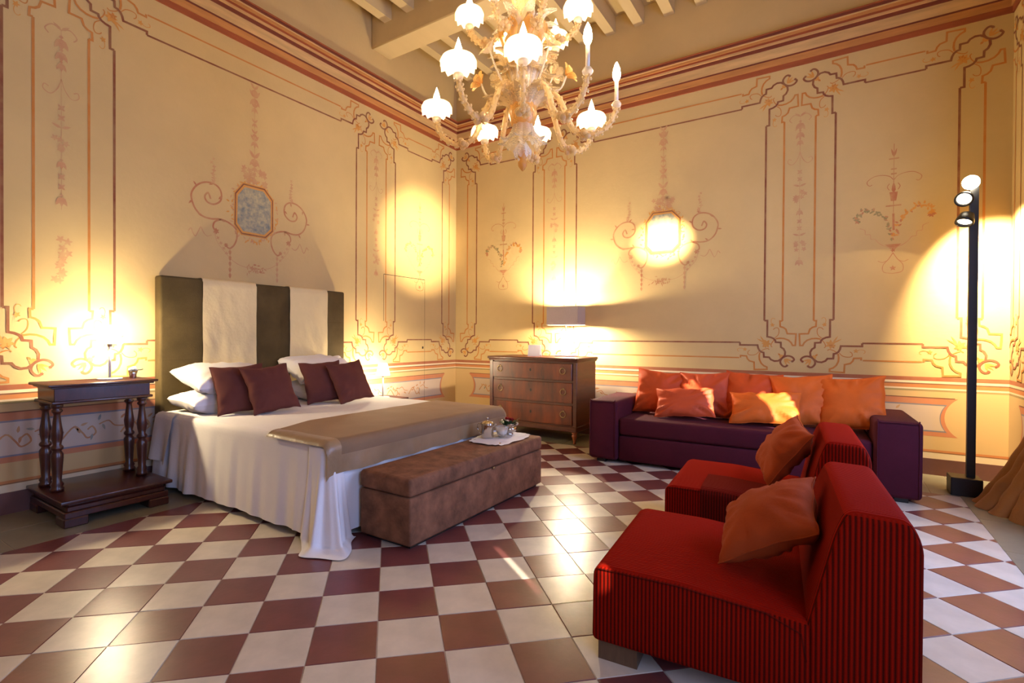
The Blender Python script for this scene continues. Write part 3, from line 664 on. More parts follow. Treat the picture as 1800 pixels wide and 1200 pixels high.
def topf(i, j):
    x = BX0+(BX1-0.035-BX0)*i; y = BY0+0.035+(BY1-BY0-0.07)*j
    ex = max(0, i*(BX1-0.035-BX0)-(BX1-0.105-BX0))/0.07
    if ex > 0:
        m_ = 0.035*(1-math.sqrt(max(0, 1-ex*ex))); y = min(max(y, BY0+0.035+m_), BY1-0.035-m_)
    return (x, y, top_z(x, y))
b.grid(topf, 60, 60)
bb(b, 'sheet', m_white)
# the short turned-down layer at the head end
def lay(i, j):
    x = BX0+0.01+0.27*i; d = x-BX0; a = min(1, j/0.2)*PI/2
    if j < 0.2: return (x, BY0+0.032-0.055*math.sin(a), BZ+0.008-0.04*(1-math.cos(a)))
    t_ = (j-0.2)/0.8; return (x-0.02*t_, BY0-0.022-0.035*t_-0.018*math.sin(d*28)*t_, (BZ-0.032)*(1-t_)+(0.215+0.05*(1-i)*0.4)*t_)
bb(MB().grid(lay, 26, 14, flip=True), 'turned_sheet', m_white)
# loose corner of the sheet spilling onto the floor at the near foot corner
SPB = smooth_path([(-2.52, 1.845, 0), (-2.40, 1.76, 0), (-2.335, 1.70, 0), (-2.23, 1.745, 0), (-2.115, 1.80, 0), (-2.16, 1.90, 0), (-2.255, 1.985, 0), (-2.30, 2.06, 0)], 6)
def spill(i, j):
    # i across, j down: a loose flap hanging off the bed corner, pleated, its end lying on the floor
    a = math.radians(-118+146*i); base = Vector((BX1-0.07, BY0+0.07)); T = base+Vector((math.cos(a), math.sin(a)))*0.082
    if i < 0.25: T = T.lerp(Vector((-2.52, BY0-0.02)), (0.25-i)*2.2)
    k = i*(len(SPB)-1); q = min(int(k), len(SPB)-2); B = SPB[q].lerp(SPB[q+1], k-q); B = Vector((B.x, B.y))
    out = (B-T); out = out.normalized() if out.length > 1e-6 else Vector((0, -1))
    pl = math.sin(i*PI*7.0+0.5)+0.5*math.sin(i*PI*13)
    H = T.lerp(B, 0.50)+out*(0.020*pl)
    if j < 0.80:
        t_ = j/0.80; c = T.lerp(H, t_**1.35); z = (BZ-0.03)*(1-t_)+(0.022+0.008*pl)*t_
    else:
        t_ = (j-0.80)/0.20; c = H.lerp(B, t_); z = (0.022+0.008*pl)*(1-t_)+0.007*t_
    return (c.x, c.y, max(z, 0.006))
bb(MB().grid(spill, 84, 30, flip=True), 'sheet_corner', m_white)
# coverlet with satin border
cv = thing('coverlet', 'taupe coverlet with satin border folded over the foot of the bed', 'blanket', (BX1, 2.8, BZ))
def cov(u, y):
    """u = distance from its head-side edge; total 0.66 top + hang"""
    top = 0.70; yy = y
    if u <= top-0.03: x = BX1+0.01-(top-u); z = BZ+0.013+0.004*noise.noise(Vector((x*5, y*5, 7)))
    elif u <= top+0.03: a = (u-top+0.03)/0.06*PI/2; x = BX1-0.02+0.05*math.sin(a); z = BZ+0.013-0.05*(1-math.cos(a))
    else: h = u-top-0.03; x = BX1+0.031+0.010*math.sin(y*15+1)*min(1, h*8)+0.004*math.sin(y*40)*min(1, h*8); z = BZ-0.037-h
    z0 = z
    return x, z
def covf(i, j, u0, u1, y0, y1, lift=0.0):
    u = u0+(u1-u0)*i; y = y0+(y1-y0)*j
    x, z = cov(u, y)
    e = max(0, BY0+0.05-y)
    sl = (1-min(1, u/0.25))**2*0.16*max(0, 1-abs(y-BY0)/0.4)  # rounded corner at the near head side
    x += sl
    # sides roll over the mattress edge
    for (lim, s) in ((BY0+0.03, -1), (BY1-0.03, 1)):
        d = (y-lim)*s
        if d > 0:
            a = min(PI/2, d/0.045); dy = 0.045*math.sin(a); z -= 0.045*(1-math.cos(a))+max(0, d-0.045*PI/2); y = lim+s*dy+s*(0.012 if d > 0.05 else 0.012*d/0.05)
    return (x+lift*0.5, y-(0 if y > 2.8 else lift*0.3), z+lift)
Y0c, Y1c, HANG = BY0-0.028, BY1+0.12, 0.87
def cb(u0, u1, y0, y1, nu, nv, name, m, lift): 
    o = MB().grid(lambda i, j: covf(i, j, u0, u1, y0, y1, lift), nu, nv).build(name, m, cv); o.location = -cv.location
cb(0.0, HANG-0.10, Y0c+0.10, Y1c, 34, 60, 'cover_cloth', m_taupe, 0.0)
cb(HANG-0.104, HANG, Y0c, Y1c, 8, 70, 'border', m_satin, 0.002); cb(0.0, HANG-0.10, Y0c, Y0c+0.104, 34, 8, 'border', m_satin, 0.002)
# pillows
def pil(label, pos, w, h, t_, face, lean, roll, seed): return cushion('pillow', label, 'pillow', w, h, t_, m_white, pos, face, lean, roll, seed, 'white bed pillows', False, 1.3, 0.30)
pil('white pillow lying lowest in the stack nearest the console table', (-4.11, 2.29, 0.665), 0.72, 0.42, 0.19, 0, 86, 0, 1)
pil('white pillow on top of the stack nearest the console table', (-4.115, 2.31, 0.835), 0.72, 0.43, 0.20, 2, 74, 1, 2)
pil('white pillow lying lowest on the far half of the bed', (-4.11, 3.27, 0.665), 0.70, 0.42, 0.19, 0, 86, 0, 3)
pil('white pillow on top of the stack on the far half of the bed', (-4.12, 3.25, 0.85), 0.70, 0.45, 0.21, -2, 66, -1, 4)
G = 'aubergine cushions on the bed'
def bc(label, pos, face, lean, roll, seed): return cushion('throw_cushion', label, 'cushion', 0.39, 0.39, 0.13, m_plumc, pos, face, lean, roll, seed, G)
bc('dark brown square cushion at the back of the near pair on the bed', (-3.80, 2.235, 0.765), -14, 24, 3, 11)
bc('dark brown square cushion at the front of the near pair on the bed', (-3.665, 2.405, 0.762), -6, 26, 5, 12)
bc('dark brown square cushion at the back of the far pair on the bed', (-3.80, 3.02, 0.765), -14, 24, 3, 13)
bc('dark brown square cushion at the front of the far pair on the bed', (-3.665, 3.21, 0.762), -4, 26, 7, 14)
# ------------------------------------------------------------------ bench at the foot of the bed
t = thing('storage_bench', 'brown velvet storage bench at the foot of the bed', 'bench', (-2.10, 2.85, 0))
MB().box(-0.17, 0.17, -0.73, 0.73, 0.0, 0.03).build('plinth', m_black, t)
MB().rbox(-0.195, 0.20, -0.765, 0.765, 0.022, 0.288, 0.012, 2).build('body', m_benchv, t, sharp=50)
MB().rbox(-0.198, 0.203, -0.768, 0.768, 0.292, 0.396, 0.022, 3).build('lid', m_benchv, t, sharp=50)
MB().rbox(0.20, 0.212, 0.05, 0.075, 0.282, 0.296, 0.003, 1).build('pull_tab', m_brass, t)
# tray set
TZ = 0.396; tx, ty = -2.10, 3.32
t = thing('serving_tray', 'silver tray under a white lace cloth on the bench', 'tray', (tx, ty, TZ), 0.0)
MB().rbox(-0.12, 0.12, -0.20, 0.20, 0.001, 0.012, 0.004, 1).build('tray_base', m_silver, t)
b = MB(); n = 72; ring = []
for k in range(n):
    a = 2*PI*k/n; ca, sa = math.cos(a), math.sin(a); e = 0.55
    x = 0.165*math.copysign(abs(ca)**e, ca); y = 0.265*math.copysign(abs(sa)**e, sa); s = 1+0.03*math.cos(k*PI/2*1.0)
    ring.append((x*s, y*s))
v = [(0, 0, 0.014)]+[(x*0.72, y*0.72, 0.014) for x, y in ring]+[(x, y, 0.013-0.008*(0.5+0.5*math.sin(5*math.atan2(y, x))) if abs(y) < .22 else 0.010) for x, y in ring]
b.add(v, [(0, 1+k, 1+(k+1) % n) for k in range(n)]+[(1+k, n+1+k, n+1+(k+1) % n, 1+(k+1) % n) for k in range(n)], smooth=True).build('lace_cloth', m_white, t)
TT = TZ+0.014
t = thing('coffee_pot', 'silver coffee pot with lid on the tray', 'pot', (-2.165, 3.235, TT))
MB().lathe([(0.044, 0), (0.047, 0.004), (0.046, 0.10), (0.048, 0.108)], 28).build('body', m_silver, t)
MB().lathe([(0.051, 0.108), (0.05, 0.114), (0.03, 0.126), (0.008, 0.132), (0.006, 0.14), (0.011, 0.147), (0.009, 0.156), (0.001, 0.159)], 24).build('lid', m_silver, t)
MB().tube(smooth_path([(-0.044, -0.01, 0.10), (-0.075, -0.012, 0.10), (-0.08, -0.012, 0.06), (-0.05, -0.01, 0.025)], 5), 0.005, 8).build('handle', m_silver, t)
MB().tube(smooth_path([(0.04, 0.01, 0.09), (0.058, 0.014, 0.10), (0.066, 0.016, 0.112)], 4), [0.012, 0.011, 0.010, 0.009, 0.008, 0.007, 0.007, 0.007, 0.006], 8).build('spout', m_silver, t)
m_clear = glassy('clear_glass', (0.95, 0.92, 0.84), 0.72, 0.04, (0.97, 0.95, 0.9), 0.35)
t = thing('glass_cup', 'clear glass cup and saucer between the coffee pot and the flowers', 'cup', (-2.085, 3.315, TT))
MB().lathe([(0.03, 0), (0.075, 0.006), (0.078, 0.010), (0.03, 0.005)], 28).build('saucer', m_clear, t)
MB().lathe([(0.026, 0.008), (0.030, 0.012), (0.047, 0.055), (0.05, 0.085), (0.048, 0.085), (0.043, 0.052), (0.026, 0.016)], 28).build('cup', m_clear, t)
MB().lathe([(0.001, 0.02), (0.035, 0.03), (0.042, 0.055), (0.001, 0.056)], 20).build('folded_napkin', m_white, t)
t = thing('flower_bowl', 'silver bowl of red and cream roses with green leaves on the tray', 'flowers', (-2.105, 3.455, TT))
MB().lathe([(0.03, 0), (0.032, 0.006), (0.022, 0.012), (0.05, 0.025), (0.062, 0.045), (0.056, 0.062), (0.052, 0.062), (0.055, 0.045), (0.03, 0.02)], 28).build('bowl', m_silver, t)
m_leafg = mat('green_leaf', lin(44, 74, 34), 0.5, 0.3, 30); m_rred = mat('red_rose', lin(150, 24, 22), 0.6, 0.2, 40); m_rcream = mat('cream_rose', lin(238, 206, 172), 0.6, 0.08, 40)
def rose(c, r, m):
    b = MB(); b.sphere(c, r*0.62, 10, 7)
    for ring_, (rr, nn, tilt) in enumerate(((0.72, 4, 0.25), (0.95, 5, 0.6))):
        for k in range(nn):
            a = 2*PI*k/nn+ring_; M = Matrix.Translation(c) @ Matrix.Rotation(a, 4, 'Z') @ Matrix.Rotation(tilt, 4, 'Y')
            b.grid(lambda i, j: (r*rr*(0.55+0.35*math.sin(j*PI/2)), (i-0.5)*r*1.2*(0.5+0.5*math.sin(j*PI*0.8+0.3)), -r*0.6+r*1.25*j), 4, 4, M=M)
    return b
for c, r, m in (((0.035, -0.03, 0.075), 0.024, m_rcream), ((0.03, 0.05, 0.08), 0.021, m_rcream), ((-0.005, 0.012, 0.10), 0.023, m_rred), ((0.0, 0.03, 0.115), 0.020, m_rred), ((-0.01, -0.015, 0.105), 0.017, m_rcream), ((-0.02, 0.0, 0.125), 0.018, m_rred)):
    rose(Vector(c), r, m).build('rose', m, t)
for k in range(34):
    a = random.uniform(0, 6.28); el = random.uniform(0.1, 1.2); L_ = random.uniform(0.04, 0.065)
    M = Matrix.Translation((0.035*math.cos(a), 0.035*math.sin(a), 0.062+random.uniform(0, 0.03))) @ Matrix.Rotation(a, 4, 'Z') @ Matrix.Rotation(-el, 4, 'Y')
    MB().grid(lambda i, j: (L_*i, (j-0.5)*0.026*math.sin(PI*(0.08+0.92*i))**0.8, 0.006*math.sin(i*PI)-0.004*abs(j-.5)), 5, 2, M=M).build('leaf', m_leafg, t)
# ------------------------------------------------------------------ chest of drawers
DX0, DX1, DY0, DY1 = -3.43, -2.30, 5.17, 5.74
t = thing('chest_of_drawers', 'figured walnut chest of three drawers with ring pulls in the corner', 'dresser', ((DX0+DX1)/2, DY0, 0))
w2 = (DX1-DX0)/2; dp = DY1-DY0
MB().box(-w2+0.01, w2-0.01, 0.02, dp, 0.165, 0.90).build('body', m_wal2, t)
MB().rbox(-w2-0.005, w2+0.005, 0.0, dp, 0.135, 0.19, 0.006, 1).build('base_rail', m_wal2, t, sharp=35)
for x in (-w2+0.02, w2-0.02): MB().rbox(x-0.024, x+0.024, 0.006, 0.05, 0.19, 0.90, 0.004, 1).build('corner_post', m_wal2, t, sharp=35)
b = MB().rbox(-w2-0.02, w2+0.02, -0.025, dp, 0.918, 0.948, 0.007, 2); b.rbox(-w2-0.008, w2+0.008, -0.012, dp, 0.898, 0.920, 0.006, 2); b.build('top', m_wal2, t, sharp=35)
for (z0, z1) in ((0.70, 0.885), (0.448, 0.672), (0.205, 0.42)):
    yb = -0.008 if z0 > 0.69 else 0.004
    d = MB().rbox(-w2+0.05, w2-0.05, yb, 0.03, z0, z1, 0.004, 1).build('drawer', m_wal, t, sharp=35)
    zc = (z0+z1)/2+0.01
    for x in (-0.41, 0.41):
        b = MB().tube([(x+0.033*math.cos(a), yb-0.010, zc+0.033*math.sin(a)) for a in [2*PI*k/18 for k in range(18)]], 0.0045, 6, closed=True)
        b.lathe([(0.014, 0), (0.012, 0.004), (0.006, 0.008), (0.005, 0.014)], 12, M=Matrix.Translation((x, yb, zc+0.033)) @ Matrix.Rotation(PI/2, 4, 'X'))
        b.build('ring_pull', m_brass, d)
    MB().add([(0.012*math.sin(a), yb-0.0015, zc+0.018*math.cos(a)) for a in [2*PI*k/10 for k in range(10)]], [tuple(range(10))]).build('keyhole', m_hole, d)
for x in (-w2+0.035, w2-0.035):
    MB().lathe([(0.013, 0), (0.016, 0.012), (0.012, 0.022), (0.02, 0.055), (0.031, 0.085), (0.03, 0.1), (0.019, 0.108), (0.031, 0.116), (0.031, 0.136)], 18, x, 0.04).build('turned_leg', mat('turned_leg_wood', lin(150, 82, 44), 0.35, 0.2, 9, coat=0.2), t)
    MB().rbox(x-0.022, x+0.022, dp-0.06, dp-0.015, 0, 0.136, 0.003, 1).build('back_leg', m_wal2, t)
# lamp on the chest
t = thing('table_lamp', 'table lamp with boxy silver-grey shade on the chest of drawers', 'lamp', (-2.63, 5.60, 0.948), 0.0)
MB().rbox(-0.115, 0.115, -0.075, 0.075, 0, 0.018, 0.003, 1).build('base', m_whitep, t, sharp=35)
MB().rbox(-0.05, 0.05, -0.03, 0.03, 0.018, 0.30, 0.006, 2).build('body', m_clear, t, sharp=35)
MB().tube([(0, 0, 0.30), (0, 0, 0.45)], 0.008, 8).build('stem', m_steel, t)
m_shade = mat('silver_grey_silk', lin(176, 160, 146), 0.55, 0.05, 60, 0.1, 200, stretch=(6, 6, 1))
b = MB(); ZS0, ZS1 = 0.372, 0.592
for (ax, ay, bx, by) in ((-0.20, -0.11, 0.20, -0.11), (0.20, -0.11, 0.20, 0.11), (0.20, 0.11, -0.20, 0.11), (-0.20, 0.11, -0.20, -0.11)):
    d_ = Vector((bx-ax, by-ay, 0)).normalized(); nn = Vector((d_.y, -d_.x, 0))*0.003
    b.add([(ax, ay, ZS0), (bx, by, ZS0), (bx, by, ZS1), (ax, ay, ZS1), (ax-nn.x, ay-nn.y, ZS0), (bx-nn.x, by-nn.y, ZS0), (bx-nn.x, by-nn.y, ZS1), (ax-nn.x, ay-nn.y, ZS1)], [(0, 1, 2, 3), (7, 6, 5, 4), (3, 2, 6, 7), (4, 5, 1, 0)])
b.build('shade', m_shade, t)
m_bulb3 = emission('dresser_lamp_bulb', (1.0, 0.82, 0.54), 9000)
for x, zb in ((-0.07, 0.555), (0.07, 0.405)):
    MB().sphere((x, 0, zb), 0.026, 12, 8, sz=1.1).build('bulb', m_bulb3, t); MB().tube([(0, 0, 0.44), (x, 0, 0.44), (x, 0, zb)], 0.006, 6).build('lamp_arm', m_steel, t)
t = thing('folded_card', 'white folded card standing on the chest of drawers', 'card', (-2.93, 5.36, 0.948), 0.25)
b = MB(); b.box(-0.075, 0.075, -0.004, 0.0, 0, 0.14, M=Matrix.Rotation(-0.32, 4, 'X')); b.build('front_leaf', m_whitep, t)
b = MB(); b.box(-0.075, 0.075, 0.0, 0.004, 0, 0.14, M=Matrix.Translation((0, 0.092, 0)) @ Matrix.Rotation(0.32, 4, 'X')); b.build('back_leaf', m_whitep, t)
# ------------------------------------------------------------------ sofa
SOX, SOY, SRZ = -0.69, 4.655, math.radians(2.0)
t = thing('sofa', 'long aubergine velvet sofa with square block arms along the back wall', 'sofa', (SOX, SOY, 0), SRZ)
soft = lambda p: p+Vector((0.004*noise.noise(p*3), 0.004*noise.noise(p*3+Vector((5, 0, 0))), 0.004*noise.noise(p*3+Vector((0, 7, 0)))))
for s in (-1, 1):
    x0, x1 = (-1.235, -0.955) if s < 0 else (0.955, 1.235)
    a = MB().rbox(x0, x1, 0, 0.84, 0.03, 0.585, 0.035, 4, fn=soft).build('arm', m_purple, t, sharp=70)
    e = 0.022; MB().tube(smooth_path([(x0+e, -0.0, 0.05), (x0+e, -0.0, 0.555), (x0+2*e, -0.0, 0.572), (x1-2*e, -0.0, 0.572), (x1-e, -0.0, 0.555), (x1-e, -0.0, 0.05)], 4), 0.004, 6).build('piping', m_purple, a)
MB().rbox(-0.955, 0.955, 0.035, 0.80, 0.03, 0.262, 0.02, 2).build('base', m_purple, t, sharp=60)
MB().rbox(-0.952, 0.952, 0.03, 0.70, 0.266, 0.425, 0.03, 4, fn=soft).build('seat_cushion', m_purple, t, sharp=70)
MB().rbox(-0.952, 0.952, 0.68, 0.84, 0.03, 0.60, 0.04, 3).build('backrest', m_purple, t, sharp=70)
for x in (-1.12, 1.12):
    for y in (0.08, 0.76): MB().box(x-0.04, x+0.04, y-0.04, y+0.04, 0, 0.032).build('foot', m_black, t)
G = 'orange cushions on the sofa'
def oc(label, w, h, m, x, y, z, lean, roll, seed, face=-88, t_=0.16): return cushion('sofa_cushion', label, 'cushion', w, h, t_, m, (x, y, z), face, lean, roll, seed, G, True, 2.4)
oc('orange square cushion at the left end of the back row', 0.47, 0.45, m_orange, -1.415, 5.20, 0.635, 18, -5, 21, -80)
oc('reddish orange square cushion second from the left in the back row', 0.46, 0.44, m_coral, -1.005, 5.21, 0.64, 20, 3, 22, -92)
oc('deep orange square cushion in the middle of the back row', 0.47, 0.46, m_orange, -0.60, 5.22, 0.645, 20, -3, 23, -90)
oc('bright orange square cushion second from the right in the back row', 0.47, 0.46, m_amber, -0.20, 5.17, 0.645, 22, 4, 24, -84)
oc('amber orange square cushion at the right end against the sofa arm', 0.47, 0.46, m_amber, 0.14, 5.12, 0.650, 24, 6, 25, -100)
oc('small coral oblong cushion lying in front at the left', 0.53, 0.30, m_coral, -1.13, 4.99, 0.575, 34, 4, 26, -86, 0.14)
oc('small peach oblong cushion lying in front at the middle', 0.55, 0.31, m_amber, -0.47, 4.985, 0.578, 36, 3, 27, -88, 0.14)
# ------------------------------------------------------------------ red lounge chairs
def prism_y(poly, y0, y1, bev, seg=4):
    bm = bmesh.new(); n = len(poly)
    A = [bm.verts.new((x, y0, z)) for x, z in poly]; B = [bm.verts.new((x, y1, z)) for x, z in poly]
    bm.faces.new(A); bm.faces.new(B[::-1])
    for i in range(n): bm.faces.new((A[i], B[i], B[(i+1) % n], A[(i+1) % n]))
    bmesh.ops.recalc_face_normals(bm, faces=bm.faces)
    bmesh.ops.bevel(bm, geom=list(bm.edges), offset=bev, segments=seg, profile=0.5, affect='EDGES')
    bm.verts.index_update(); b = MB(); b.add([soft(v.co.copy()) for v in bm.verts], [[v.index for v in f.verts] for f in bm.faces], 0, True); bm.free(); return b
def lounge(label, loc, rz, sleeve):
    t = thing('lounge_chair', label, 'armchair', loc, rz, 'red corduroy lounge chairs')
    SY = 0.37
    prism_y([(0.0, 0.068), (0.0, 0.325), (0.03, 0.352), (0.30, 0.352), (0.68, 0.318), (0.72, 0.068)], -SY, SY, 0.022).build('seat', m_cord, t, sharp=75)
    prism_y([(0.665, 0.05), (0.665, 0.30), (0.735, 0.60), (0.765, 0.675), (0.915, 0.668), (0.945, 0.60), (0.945, 0.05)], -SY-0.004, SY+0.004, 0.028).build('backrest', m_cord, t, sharp=75)
    e = -SY-0.002
    for s in (-1, 1):
        MB().tube([(0.02, s*(SY-0.002), 0.335), (0.30, s*(SY-0.002), 0.338), (0.56, s*(SY-0.002), 0.318), (0.655, s*(SY-0.002), 0.28), (0.668, s*(SY-0.002), 0.20)], 0.004, 6).build('seam', m_cord2, t)
    for x in (0.02, 0.80):
        for y in (-SY+0.02, SY-0.14): MB().box(x, x+0.14, y, y+0.12, 0, 0.07).build('foot', m_oakfoot, t)
    if sleeve:
        b = MB(); xa, xb = 0.19, 0.64
        path = [(-SY-0.008, 0.08), (-SY-0.009, 0.20), (-SY-0.009, 0.33), (-SY+0.004, 0.352), (-SY+0.03, 0.360), (-SY+0.16, 0.361), (-SY+0.33, 0.360)]
        def fn(i, j):
            k = j*(len(path)-1); q = min(int(k), len(path)-2); f = k-q; x = xa+(xb-xa)*i; dz = 0 if x < 0.30 else (x-0.30)/0.38*0.034
            return (x, path[q][0]*(1-f)+path[q+1][0]*f, path[q][1]*(1-f)+path[q+1][1]*f-dz*(1 if q > 1 else 0))
        b.grid(fn, 16, 24); b.build('ribbed_cover', m_cord2, t)
    return t
lounge('red corduroy lounge chair in the foreground', (-0.75, 2.14, 0), math.radians(4.5), False)
lounge('red corduroy lounge chair with ribbed cover behind the foreground one', (-0.80, 3.335, 0), math.radians(3.5), True)
cushion('chair_cushion', 'rust orange cushion leaning on the foreground red chair', 'cushion', 0.37, 0.36, 0.18, m_rust, (-0.19, 2.17, 0.505), 206, 54, -28, 31, 'rust cushions on the red chairs', True, 1.2)
cushion('chair_cushion', 'rust orange cushion leaning on the red chair behind', 'cushion', 0.38, 0.37, 0.17, m_rust, (-0.225, 3.40, 0.54), 200, 34, -10, 32, 'rust cushions on the red chairs', True, 1.2)
# ------------------------------------------------------------------ floor lamps with spot heads, one in view and one assumed
def head(t, x, y, z, d, r=0.056, L_=0.07):
    d = Vector(d).normalized(); M = d.to_track_quat('Z', 'Y').to_matrix().to_4x4(); M.translation = Vector((x, y, z))
    h = MB().lathe([(0.02, -L_), (r*0.75, -L_*0.9), (r*0.95, -0.02), (r, -0.004), (r, 0.014), (r*0.84, 0.014), (r*0.74, -0.006)], 24, M=M, cap=False).build('spot_head', m_black, t)
    MB().lathe([(r*0.75, -0.006), (r*0.4, -0.001), (0.001, 0.0)], 24, M=M).build('lens', m_lens, h)
    return h
def floor_lamp(label, x, y, heads):
    t = thing('floor_lamp', label, 'floor lamp', (x, y, 0))
    MB().rbox(-0.125, 0.055, -0.10, 0.08, 0, 0.135, 0.004, 1).build('base', m_black, t, sharp=35)
    MB().box(-0.025, 0.025, -0.02, 0.02, 0.13, 2.40).build('pole', m_black, t)
    for (hx, hy, hz, d) in heads:
        head(t, hx, hy, hz, d); MB().tube([(0, 0, hz+0.02), (hx*0.9, hy*0.6, hz+0.025), (hx*0.9, hy*0.5, hz+0.01)], 0.007, 6).build('head_bracket', m_black, t)
    return t
t = floor_lamp('tall black floor lamp with spot heads in the right corner', 0.885, 5.28, [(-0.065, -0.06, 2.235, (-0.30, -0.85, -0.50)), (-0.06, -0.06, 2.065, (-0.28, -0.40, -0.85))])
MB().sphere((-0.03, -0.075, 2.35), 0.052, 14, 10).build('halogen_bulb', emission('halogen_bulb', (1.0, 0.86, 0.62), 60), t)
def spot(name, loc, target, e, size, blend, col=(1.0, 0.76, 0.45), r=0.03):
    o = light(name, 'SPOT', loc, e, col, spot_size=math.radians(size), spot_blend=blend, shadow_soft_size=r); aim(o, Vector(target)-Vector(loc)); return o
spot('corner_spot', (0.93, 5.33, 2.34), (1.16, 5.86, 1.55), 1500, 80, 1.0)  # spot assumed for the corner glow, no modelled head points there
spot('scallop_spot', (0.80, 5.22, 2.05), (0.80-0.469, 5.22+0.516, 2.05-0.715), 13, 84, 0.03, r=0.005)  # spot added to draw the scallop on the wall, no head faces it
spot('room_spot', (0.81, 5.13, 2.20), (-0.6, 1.6, 0.0), 40, 70, 0.8); spot('room_spot', (0.82, 5.15, 2.02), (0.2, 3.6, 0.0), 10, 70, 0.8)
floor_lamp('tall black floor lamp with spot heads beside the near window', 0.95, 2.45, [(-0.06, 0.06, 2.235, (-2.5, 3.3, 0.0)), (-0.06, 0.02, 2.065, (-5.3, 2.6, 0.35))])  # assumed lamp, out of view, to account for the two wall spots
spot('wall_spot', (0.85, 2.60, 2.24), (-1.575, 5.86, 2.25), 18000, 8.5, 1.0, r=0.04); spot('wall_spot', (0.80, 2.50, 2.08), (-4.48, 5.08, 2.42), 8500, 16, 1.0, r=0.02)  # light of the assumed lamp, aimed at the two bright wall patches
# ------------------------------------------------------------------ curtain
m_curt = fabric('bronze_taffeta', lin(150, 104, 62), 0.12, 0.6, 3, 0.15, 60, rough=0.5)
def curt(i, j):
    z = 3.3*(1-j)**1.0; fl = max(0, 1-z/0.62)
    y = 4.93-0.72*i+0.17*fl*(1-i); x = 1.145-0.02*i
    x -= fl**1.5*(0.25*math.sin(PI*min(1, 0.42+i*0.75))**1.2)
    a = 0.028+0.02*fl
    x -= a*(0.5+0.5*math.sin(i*38+0.6*math.sin(z*2))); y += a*0.6*math.cos(i*38)
    x += 0.03*fl*noise.noise(Vector((i*6, z*9, 3))); y += 0.03*fl*noise.noise(Vector((i*5, z*8, 8)))
    if z < 0.02: z = 0.004
    return (min(x, XR-0.02), y, z)
tag(MB().grid(lambda i, j: curt(i, j), 90, 90).build('curtain', m_curt), 'bronze taffeta curtain pooling on the floor at the right edge', 'curtain')
# ------------------------------------------------------------------ chandelier
CX, CY = -1.63, 2.82
ch = thing('chandelier', 'gilded blown-glass chandelier with curling arms, flowers and cup shades', 'chandelier', (CX, CY, 2.2))
m_gl = glassy('golden_blown_glass', (1.0, 0.84, 0.50), 0.55, 0.06, (1.0, 0.95, 0.82), 0.5, 0.55)
m_glc = glassy('clear_blown_glass', (1.0, 0.94, 0.78), 0.62, 0.05, (1.0, 0.97, 0.90), 0.5, 0.6)
m_amb = glassy('amber_blown_glass', (0.85, 0.52, 0.16), 0.40, 0.08, (1.0, 0.82, 0.5), 0.5, 0.4)
m_milk = glassy('milky_cup_glass', (1.0, 0.95, 0.86), 0.22, 0.2, (1, 0.97, 0.9), 0.6)
m_candle = mat('ivory_candle_sleeve', lin(236, 220, 190), 0.5, 0.04, 20)
Z = lambda z: z-2.2
def cbd(b, name, m, par=None, ang=0.0):
    o = b.build(name, m, par or ch); o.rotation_euler.z = ang; return o
cbd(MB().tube([(0, 0, Z(2.5)), (0, 0, Z(4.95))], 0.009, 8), 'suspension_rod', m_steel)
cbd(MB().lathe([(0.001, Z(4.86)), (0.05, Z(4.865)), (0.09, Z(4.92)), (0.10, Z(4.95))], 24), 'ceiling_rose', m_gl)
def frill(nn, amp, k0): return lambda k, a, r, z: (r*(1+amp*(1 if k >= k0 else 0)*math.cos(nn*a)), z+0.012*(1 if k >= k0 else 0)*math.cos(nn*a+1))
cbd(MB().lathe([(0.02, Z(2.74)), (0.055, Z(2.70)), (0.085, Z(2.63)), (0.09, Z(2.58)), (0.075, Z(2.52)), (0.045, Z(2.49))], 28), 'hub_bowl', m_amb)
cbd(MB().lathe([(0.02, Z(2.50)), (0.05, Z(2.48)), (0.075, Z(2.43)), (0.10, Z(2.37))], 40, wob=frill(10, 0.10, 2), cap=False), 'glass_skirt', m_gl)
cbd(MB().lathe([(0.015, Z(2.42)), (0.04, Z(2.38)), (0.055, Z(2.34)), (0.05, Z(2.31))], 36, wob=frill(8, 0.12, 2), cap=False), 'glass_skirt', m_glc)
cbd(MB().lathe([(0.001, Z(2.225)), (0.012, Z(2.235)), (0.028, Z(2.26)), (0.03, Z(2.28)), (0.016, Z(2.30)), (0.028, Z(2.315)), (0.024, Z(2.34)), (0.01, Z(2.36))], 20), 'finial', m_amb)
cbd(MB().lathe([(0.03, Z(2.70)), (0.022, Z(2.76)), (0.034, Z(2.80)), (0.022, Z(2.84)), (0.026, Z(2.90)), (0.04, Z(2.94)), (0.10, Z(3.00)), (0.115, Z(3.06)), (0.09, Z(3.12)), (0.05, Z(3.15)), (0.03, Z(3.2)), (0.045, Z(3.26)), (0.03, Z(3.35)), (0.02, Z(3.5)), (0.04, Z(3.58)), (0.018, Z(3.7))], 28, wob=lambda k, a, r, z: (r*(1+0.08*math.cos(12*a)), z)), 'glass_column', m_gl)
for k in range(6):
    a = 2*PI*k/6+0.3; cbd(MB().tube([(0.05*math.cos(a), 0.05*math.sin(a), Z(2.70)), (0.085*math.cos(a+.1), 0.085*math.sin(a+.1), Z(3.02))], 0.0055, 6), 'glass_rod', m_glc)
for k in range(8):
    a = 2*PI*k/8; b = MB(); M = Matrix.Rotation(a, 4, 'Z')
    b.grid(lambda i, j: (0.11+0.05*math.sin(i*PI*0.5), (j-0.5)*0.085*math.sin(PI*(0.1+0.85*i)), Z(3.0)+0.10*i+0.02*math.cos(j*PI*2)), 8, 6, M=M); cbd(b, 'petal', m_amb)
